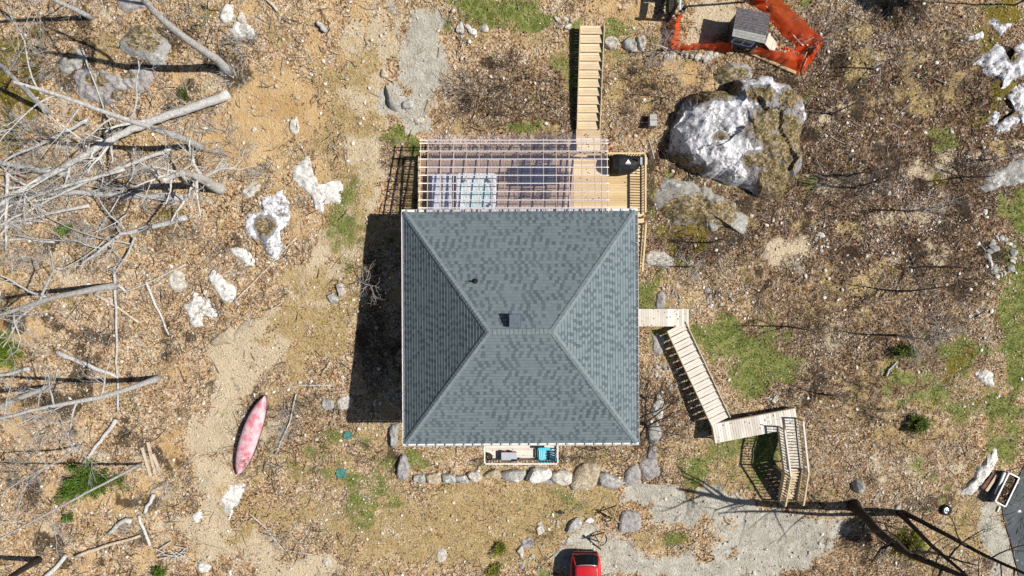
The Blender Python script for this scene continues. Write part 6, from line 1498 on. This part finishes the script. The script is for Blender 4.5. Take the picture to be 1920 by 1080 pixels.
# ------------------------------------------------------------------ evergreens: sprays of needles
def sprays(name, C_, D_, L, Wd, cols, mat, parent=None, origin=(0, 0, 0)):
    """many small leaf shaped quads: centres C_, directions D_"""
    n = len(C_); U = nrg.normal(size=(n, 3)); U -= D_ * (U * D_).sum(1)[:, None]; U /= np.linalg.norm(U, axis=1)[:, None] + 1e-9
    L = np.asarray(L)[:, None]; Wd = np.asarray(Wd)[:, None]
    V = np.stack([C_ - D_ * L * .5, C_ + U * Wd * .5, C_ + D_ * L * .5, C_ - U * Wd * .5], 1).reshape(-1, 3)
    F = np.arange(n * 4).reshape(n, 4)
    return npmesh(name, V, F, mat, np.repeat(cols, 4, 0), origin, parent)
def evergreen(px, py, rad, H, label, seed, cA, cB, nbr=26, per=170, flat=1.0, name='evergreen_shrub', el=(1, 1), lift=.0):
    rg_ = random.Random(seed); g = np.random.default_rng(seed); b = G(px, py); root = empty(name, b, label, 'shrub')
    m_ = MB(); m_.tube([b - Vector((0, 0, .1)), b + Vector((0, 0, lift + H * .9))], [.05, .02], 6)
    Cs, Ds, K = [], [], []
    for i in range(nbr):
        a = rg_.uniform(0, 6.283); u = rg_.random(); z0 = lift + H * (.08 + .75 * u); Lb = rad * (1 - .72 * u) * rg_.uniform(.65, 1.15)
        d = np.array([math.cos(a) * el[0], math.sin(a) * el[1], rg_.uniform(-.05, .45) * flat]); p0 = np.array([b.x, b.y, b.z + z0])
        m_.tube([Vector(p0), Vector(p0 + d * Lb)], [.018, .006], 4)
        t = g.random(per) ** .6; c = p0 + d * (Lb * t)[:, None]; wd = .22 * Lb * (1.15 - t) + .05
        off = g.normal(size=(per, 3)) * wd[:, None] * np.array([1, 1, .45]); c = c + off
        dd = d[None] * 1.0 + off / (wd[:, None] + .01) * .55; dd /= np.linalg.norm(dd, axis=1)[:, None]
        Cs.append(c); Ds.append(dd); K.append(np.clip(g.random(per) * .8 + .25 * rg_.random(), 0, 1))
    m_.build('stem', M['twig'], root)
    C_ = np.concatenate(Cs); D_ = np.concatenate(Ds); k = np.concatenate(K)[:, None]; cols = np.array(cA) * (1 - k) + np.array(cB) * k
    sprays('foliage', C_, D_, g.uniform(.09, .2, len(C_)), g.uniform(.03, .06, len(C_)), cols, M['needle'], root)
GA, GB = (.03, .075, .008), (.17, .28, .03)
evergreen(12, 655, 1.5, 1.6, 'bright green evergreen bush at the left edge', 1, (.06, .11, .008), (.26, .36, .04), 40, 220)
evergreen(172, 902, 2.0, .9, 'wide low evergreen under the slender tree', 2, (.03, .07, .008), (.15, .25, .03), 46, 200, el=(1.2, .75))
evergreen(300, 1072, .5, .5, 'small green tuft at the bottom edge', 3, GA, GB, 16, 90)
evergreen(128, 434, .55, .5, 'small green tuft under the fallen crowns', 4, GA, (.2, .3, .04), 16, 90)
evergreen(128, 968, .35, .35, 'tiny green tuft below the wide low evergreen', 5, GA, GB, 10, 80)
evergreen(1718, 790, .95, .9, 'spiky green shrub on the right slope', 6, (.03, .055, .008), (.2, .25, .05), 26, 90, el=(1.15, .9))
evergreen(1692, 660, .75, .7, 'small dark evergreen beside the grey stub', 7, (.03, .05, .008), (.17, .2, .04), 20, 80, el=(1.3, .7))
evergreen(1662, 994, 1.15, 1.8, 'yellow green leafy shrub between the dark trunks', 8, (.05, .06, .004), (.3, .3, .03), 46, 150, lift=1.7, name='leafy_shrub')
evergreen(936, 1030, .75, .35, 'yellow green low shrub left of the car, upper one', 9, (.05, .06, .008), (.36, .36, .06), 14, 60, el=(.7, 1.2))
evergreen(926, 1066, .7, .35, 'yellow green low shrub at the bottom edge left of the car', 10, (.05, .06, .008), (.36, .36, .06), 12, 60)
evergreen(345, 180, .4, .3, 'green moss tuft by the pale fallen tree', 12, (.03, .04, .006), (.15, .16, .03), 12, 70)
evergreen(1902, 10, 1.7, 5, 'tall evergreen rising from the top right corner', 14, (.02, .045, .006), (.08, .13, .02), 60, 200, name='evergreen_tree', lift=6.2)

# ------------------------------------------------------------------ leaf litter, grass and twigs (uncountable)
def scatter(n, seed):
    g = np.random.default_rng(seed)
    x = g.uniform(-34, 34, n); y = g.uniform(-20, 20, n); z = hgt(x, y)
    ok = (np.abs(x) / (CAMZ - z) < .79) & (np.abs(y) / (CAMZ - z) < .45) & ~((np.abs(x - HC.x) < HH - .6) & (np.abs(y - HC.y) < HH - .6))
    return x[ok], y[ok], z[ok], g
def palette(stops, t):
    ps = np.array([s[0] for s in stops]); cs = np.array([s[1] for s in stops]); return np.stack([np.interp(t, ps, cs[:, i]) for i in range(3)], -1)
x, y, z, g = scatter(680000, 101)
zn = zones(x, y, z)
bare = np.maximum.reduce([zn[0] * .8, zn[1] * .72, zn[2] * .8, np.clip(zn[3] * 1.4, 0, 1), zn[4] * .84])
den = np.clip(1.0 - bare * 1.08, .05, 1) * np.clip(-.28 + 1.42 * fbm(x / 1.3, y / 1.3, 51, 5), .03, 1) * (1 - .5 * zn[5]) * (1 - .8 * zn[7])
ok = g.random(len(x)) < den
x, y, z, zn = x[ok], y[ok], z[ok], zn[:, ok]; n = len(x)
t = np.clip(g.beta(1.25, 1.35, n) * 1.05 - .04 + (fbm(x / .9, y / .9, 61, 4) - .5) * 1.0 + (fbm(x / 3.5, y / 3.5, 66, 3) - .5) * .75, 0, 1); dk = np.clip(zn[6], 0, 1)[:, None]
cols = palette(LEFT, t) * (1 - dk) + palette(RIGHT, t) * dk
hue = (fbm(x / 2.2, y / 2.2, 77, 4) - .5)[:, None] * 2.2; gh = (fbm(x / 1.7, y / 1.7, 87, 4) - .5)[:, None] * 2
cols = np.clip(cols * (1 + hue * np.array([.12, -.04, -.3]) + gh * np.array([-.1, .07, -.05])), 0, .9)
grey = (g.random((n, 1)) < .2 + .3 * sstep(.5, .7, fbm(x / 1.9, y / 1.9, 97, 4))[:, None]); cols = np.where(grey, cols.mean(1, keepdims=True) * np.array([1.06, 1.0, .93]), cols)
yel = (g.random(n) < .012 + .16 * np.clip(zn[0] + zn[1], 0, 1))[:, None]
cols = np.where(yel, np.array([.42, .33, .03]) * g.uniform(.5, 1.2, (n, 1)), cols)
a = g.uniform(0, 6.283, n); D_ = np.stack([np.cos(a), np.sin(a), g.normal(0, .28, n)], -1); D_ /= np.linalg.norm(D_, axis=1)[:, None]
U = np.stack([-np.sin(a), np.cos(a), g.normal(0, .4, n)], -1); U -= D_ * (U * D_).sum(1)[:, None]; U /= np.linalg.norm(U, axis=1)[:, None]
L = (.05 + .1 * g.random(n) ** 1.6)[:, None]; Wd = L * g.uniform(.35, .75, (n, 1))
C_ = np.stack([x, y, z + g.uniform(.012, .06, n)], -1)
V = np.stack([C_ - D_ * L * .5, C_ + U * Wd * .5 + D_ * L * .05, C_ + D_ * L * .5, C_ - U * Wd * .5 + D_ * L * .05], 1).reshape(-1, 3)
lf = npmesh('leaf_litter', V, np.arange(n * 4).reshape(n, 4), M['leaf'], np.repeat(cols, 4, 0))
tag(lf, 'dry brown and tan leaves covering the woodland floor', 'leaves', None, 'stuff')
x, y, z, g = scatter(650000, 202); zn = zones(x, y, z)
gr = np.clip(zn[0] * 1.1 + zn[1] * .55, 0, 1) * (1 - zn[3] * .8) * (.25 + 1.2 * fbm(x / .8, y / .8, 71, 4)); ok = g.random(len(x)) < gr * .8
x, y, z, zn = x[ok], y[ok], z[ok], zn[:, ok]; n = len(x)
gm = np.clip(zn[0] * 1.12 - zn[1] * .4 + (fbm(x / .7, y / .7, 81, 4) - .5) * 1.5, 0, 1); k1 = g.random((n, 1)); pick = (g.random(n) < gm)[:, None]
cols = np.where(pick, np.array([.05, .09, .015]) * (1 - k1) + np.array([.2, .27, .06]) * k1, np.array([.2, .14, .05]) * (1 - k1) + np.array([.58, .48, .28]) * k1)
a = g.uniform(0, 6.283, n); D_ = np.stack([np.cos(a), np.sin(a), g.uniform(.15, 1.0, n)], -1); D_ /= np.linalg.norm(D_, axis=1)[:, None]
L = g.uniform(.08, .2, n); sg = sprays('grass_blades', np.stack([x, y, z + .04], -1), D_, L, g.uniform(.015, .035, n), cols, M['blade'])
tag(sg, 'green and straw coloured grass of the lawns', 'grass', None, 'stuff')
# fine fallen twigs
x, y, z, g = scatter(30000, 303); zn = zones(x, y, z); den = np.clip(1 - 1.3 * np.maximum.reduce([zn[0], zn[1] * .9, zn[3], zn[4], zn[2] * .7]), .03, 1) * np.where(x < -10, 1, .55) * (1.7 * fbm(x / 2, y / 2, 91, 3) ** 1.5)
ok = g.random(len(x)) < den; x, y, z = x[ok], y[ok], z[ok]; n = len(x)
a = g.uniform(0, 6.283, n); L = g.uniform(.25, 1.3, n); r_ = g.uniform(.006, .02, n); d2 = np.stack([np.cos(a), np.sin(a), g.normal(0, .06, n)], -1); s2 = np.stack([-np.sin(a), np.cos(a), 0 * a], -1)
C_ = np.stack([x, y, z + .05 + r_], -1); bend = s2 * (g.normal(0, .12, n) * L)[:, None]; up = np.array([0, 0, 1.])
rings = []
for tt, k in ((-.5, 0), (0, 1), (.5, 0)):
    c = C_ + d2 * (L * tt)[:, None] + bend * k; rr2 = (r_ * (1 if tt < .5 else .4))[:, None]
    rings += [c + s2 * rr2, c - s2 * rr2 * .5 + up * rr2, c - s2 * rr2 * .5 - up * rr2]
V = np.stack(rings, 1).reshape(-1, 3); b_ = (np.arange(n) * 9)[:, None]
q = np.array([[i * 3 + j, i * 3 + (j + 1) % 3, (i + 1) * 3 + (j + 1) % 3, (i + 1) * 3 + j] for i in range(2) for j in range(3)])
F = (b_[:, :, None] + q[None]).reshape(-1, 4)
k1 = g.random((n, 1)); dkm = (g.random((n, 1)) < .35); cols = np.where(dkm, np.array([.05, .035, .025]), np.array([.2, .17, .14]) * (1 - k1) + np.array([.55, .5, .44]) * k1)
tg = npmesh('fallen_twigs', V, F, M['leaf'], np.repeat(cols, 9, 0)); tag(tg, 'fine fallen twigs strewn through the leaves', 'twigs', None, 'stuff')
# leaves filling the planter box
g = np.random.default_rng(9); n = 420; uu = g.uniform(.04, .96, (n, 2)); I = [np.array(p) for p in inset(q4, .92)]
C_ = (I[0] * (1 - uu[:, :1]) + I[3] * uu[:, :1]) * (1 - uu[:, 1:]) + (I[1] * (1 - uu[:, :1]) + I[2] * uu[:, :1]) * uu[:, 1:]
C_[:, 2] = gzp + .64 + g.uniform(0, .1, n); a = g.uniform(0, 6.28, n); D_ = np.stack([np.cos(a), np.sin(a), g.normal(0, .2, n)], -1); D_ /= np.linalg.norm(D_, axis=1)[:, None]
sp_ = sprays('leaf_fill', C_, D_, g.uniform(.08, .16, n), g.uniform(.05, .1, n), palette(RIGHT, np.clip(g.random(n) * .7 + .25, 0, 1)), M['leaf'], pb_); tag(sp_, kind='stuff')

# pale stone chips in the leaves
x, y, z, g = scatter(15000, 404); zn = zones(x, y, z)
den = (1 - zn[0] * .8) * np.clip(-.25 + 1.5 * fbm(x / 1.6, y / 1.6, 111, 4), 0, 1) * np.where(x < 0, 1, .75); ok = g.random(len(x)) < den; x, y, z = x[ok], y[ok], z[ok]; n = len(x)
r_ = (.03 + .11 * g.random(n) ** 3.5)[:, None]; a = g.uniform(0, 6.283, n); base = np.array([[1, 0, 0], [0, 1, 0], [-1, 0, 0], [0, -1, 0], [.6, .7, .5], [-.7, .5, .55], [-.5, -.7, .5], [.7, -.55, .45]])
ca, sa_ = np.cos(a)[:, None], np.sin(a)[:, None]; sh = base[None] * g.uniform(.65, 1.25, (n, 8, 1)); X_ = sh[..., 0] * ca - sh[..., 1] * .75 * sa_; Y_ = sh[..., 0] * sa_ + sh[..., 1] * .75 * ca
V = np.stack([x[:, None] + X_ * r_, y[:, None] + Y_ * r_, z[:, None] + .02 + sh[..., 2] * r_], -1).reshape(-1, 3)
q = np.array([[0, 4, 7, 3], [0, 1, 5, 4], [1, 2, 6, 5], [2, 3, 7, 6], [4, 5, 6, 7]]); F = (np.arange(n)[:, None, None] * 8 + q[None]).reshape(-1, 4)
k1 = g.random((n, 1)); cols = np.array([.42, .37, .3]) * (1 - k1) + np.array([.86, .82, .75]) * k1
tag(npmesh('stone_chips', V, F, M['leaf'], np.repeat(cols, 8, 0)), 'small pale stone chips sprinkled through the leaves', 'stone chips', None, 'stuff')

# a few leaves blown onto the steps and decks
g = np.random.default_rng(77); pts_ = []
def on(n, p00, p10, p01, dz=.02):
    u = g.random((n, 2)); pts_.append(np.array(p00) + u[:, :1] * (np.array(p10) - np.array(p00)) + u[:, 1:] * (np.array(p01) - np.array(p00)) + np.array([0, 0, dz]))
on(40, (dx0 + 9, 3.9, DZ), (dx1 - .2, 3.9, DZ), (dx0 + 9, 7.4, DZ)); on(26, (6.5, e1.y, EZ), (e0.x, e1.y, EZ), (6.5, e0.y, EZ)); on(34, tuple(L3), tuple(L2), tuple(L0)); on(14, tuple(A0 - Vector((0, 0, .0))), tuple(A1), tuple(B0))
on(16, (sx0 + .1, 7.6, 3.225), (sx1 - .1, 7.6, 3.225), (sx0 + .1, 8.9, 3.225)); on(12, (bx0 + .1, by0 + .1, BZ), (bx1 - .1, by0 + .1, BZ), (bx0 + .1, by1 - .1, BZ))
C_ = np.concatenate(pts_); n = len(C_); a = g.uniform(0, 6.28, n); D_ = np.stack([np.cos(a), np.sin(a), g.normal(0, .1, n)], -1); D_ /= np.linalg.norm(D_, axis=1)[:, None]
U = np.stack([-np.sin(a), np.cos(a), g.normal(0, .1, n)], -1); L = g.uniform(.06, .12, n)[:, None]
V = np.stack([C_ - D_ * L * .5, C_ + U * L * .3, C_ + D_ * L * .5, C_ - U * L * .3], 1).reshape(-1, 3)
tag(npmesh('blown_leaves', V, np.arange(n * 4).reshape(n, 4), M['leaf'], np.repeat(palette(RIGHT, g.uniform(.2, .8, n)), 4, 0)), 'brown leaves blown onto the steps and decks', 'leaves', None, 'stuff')
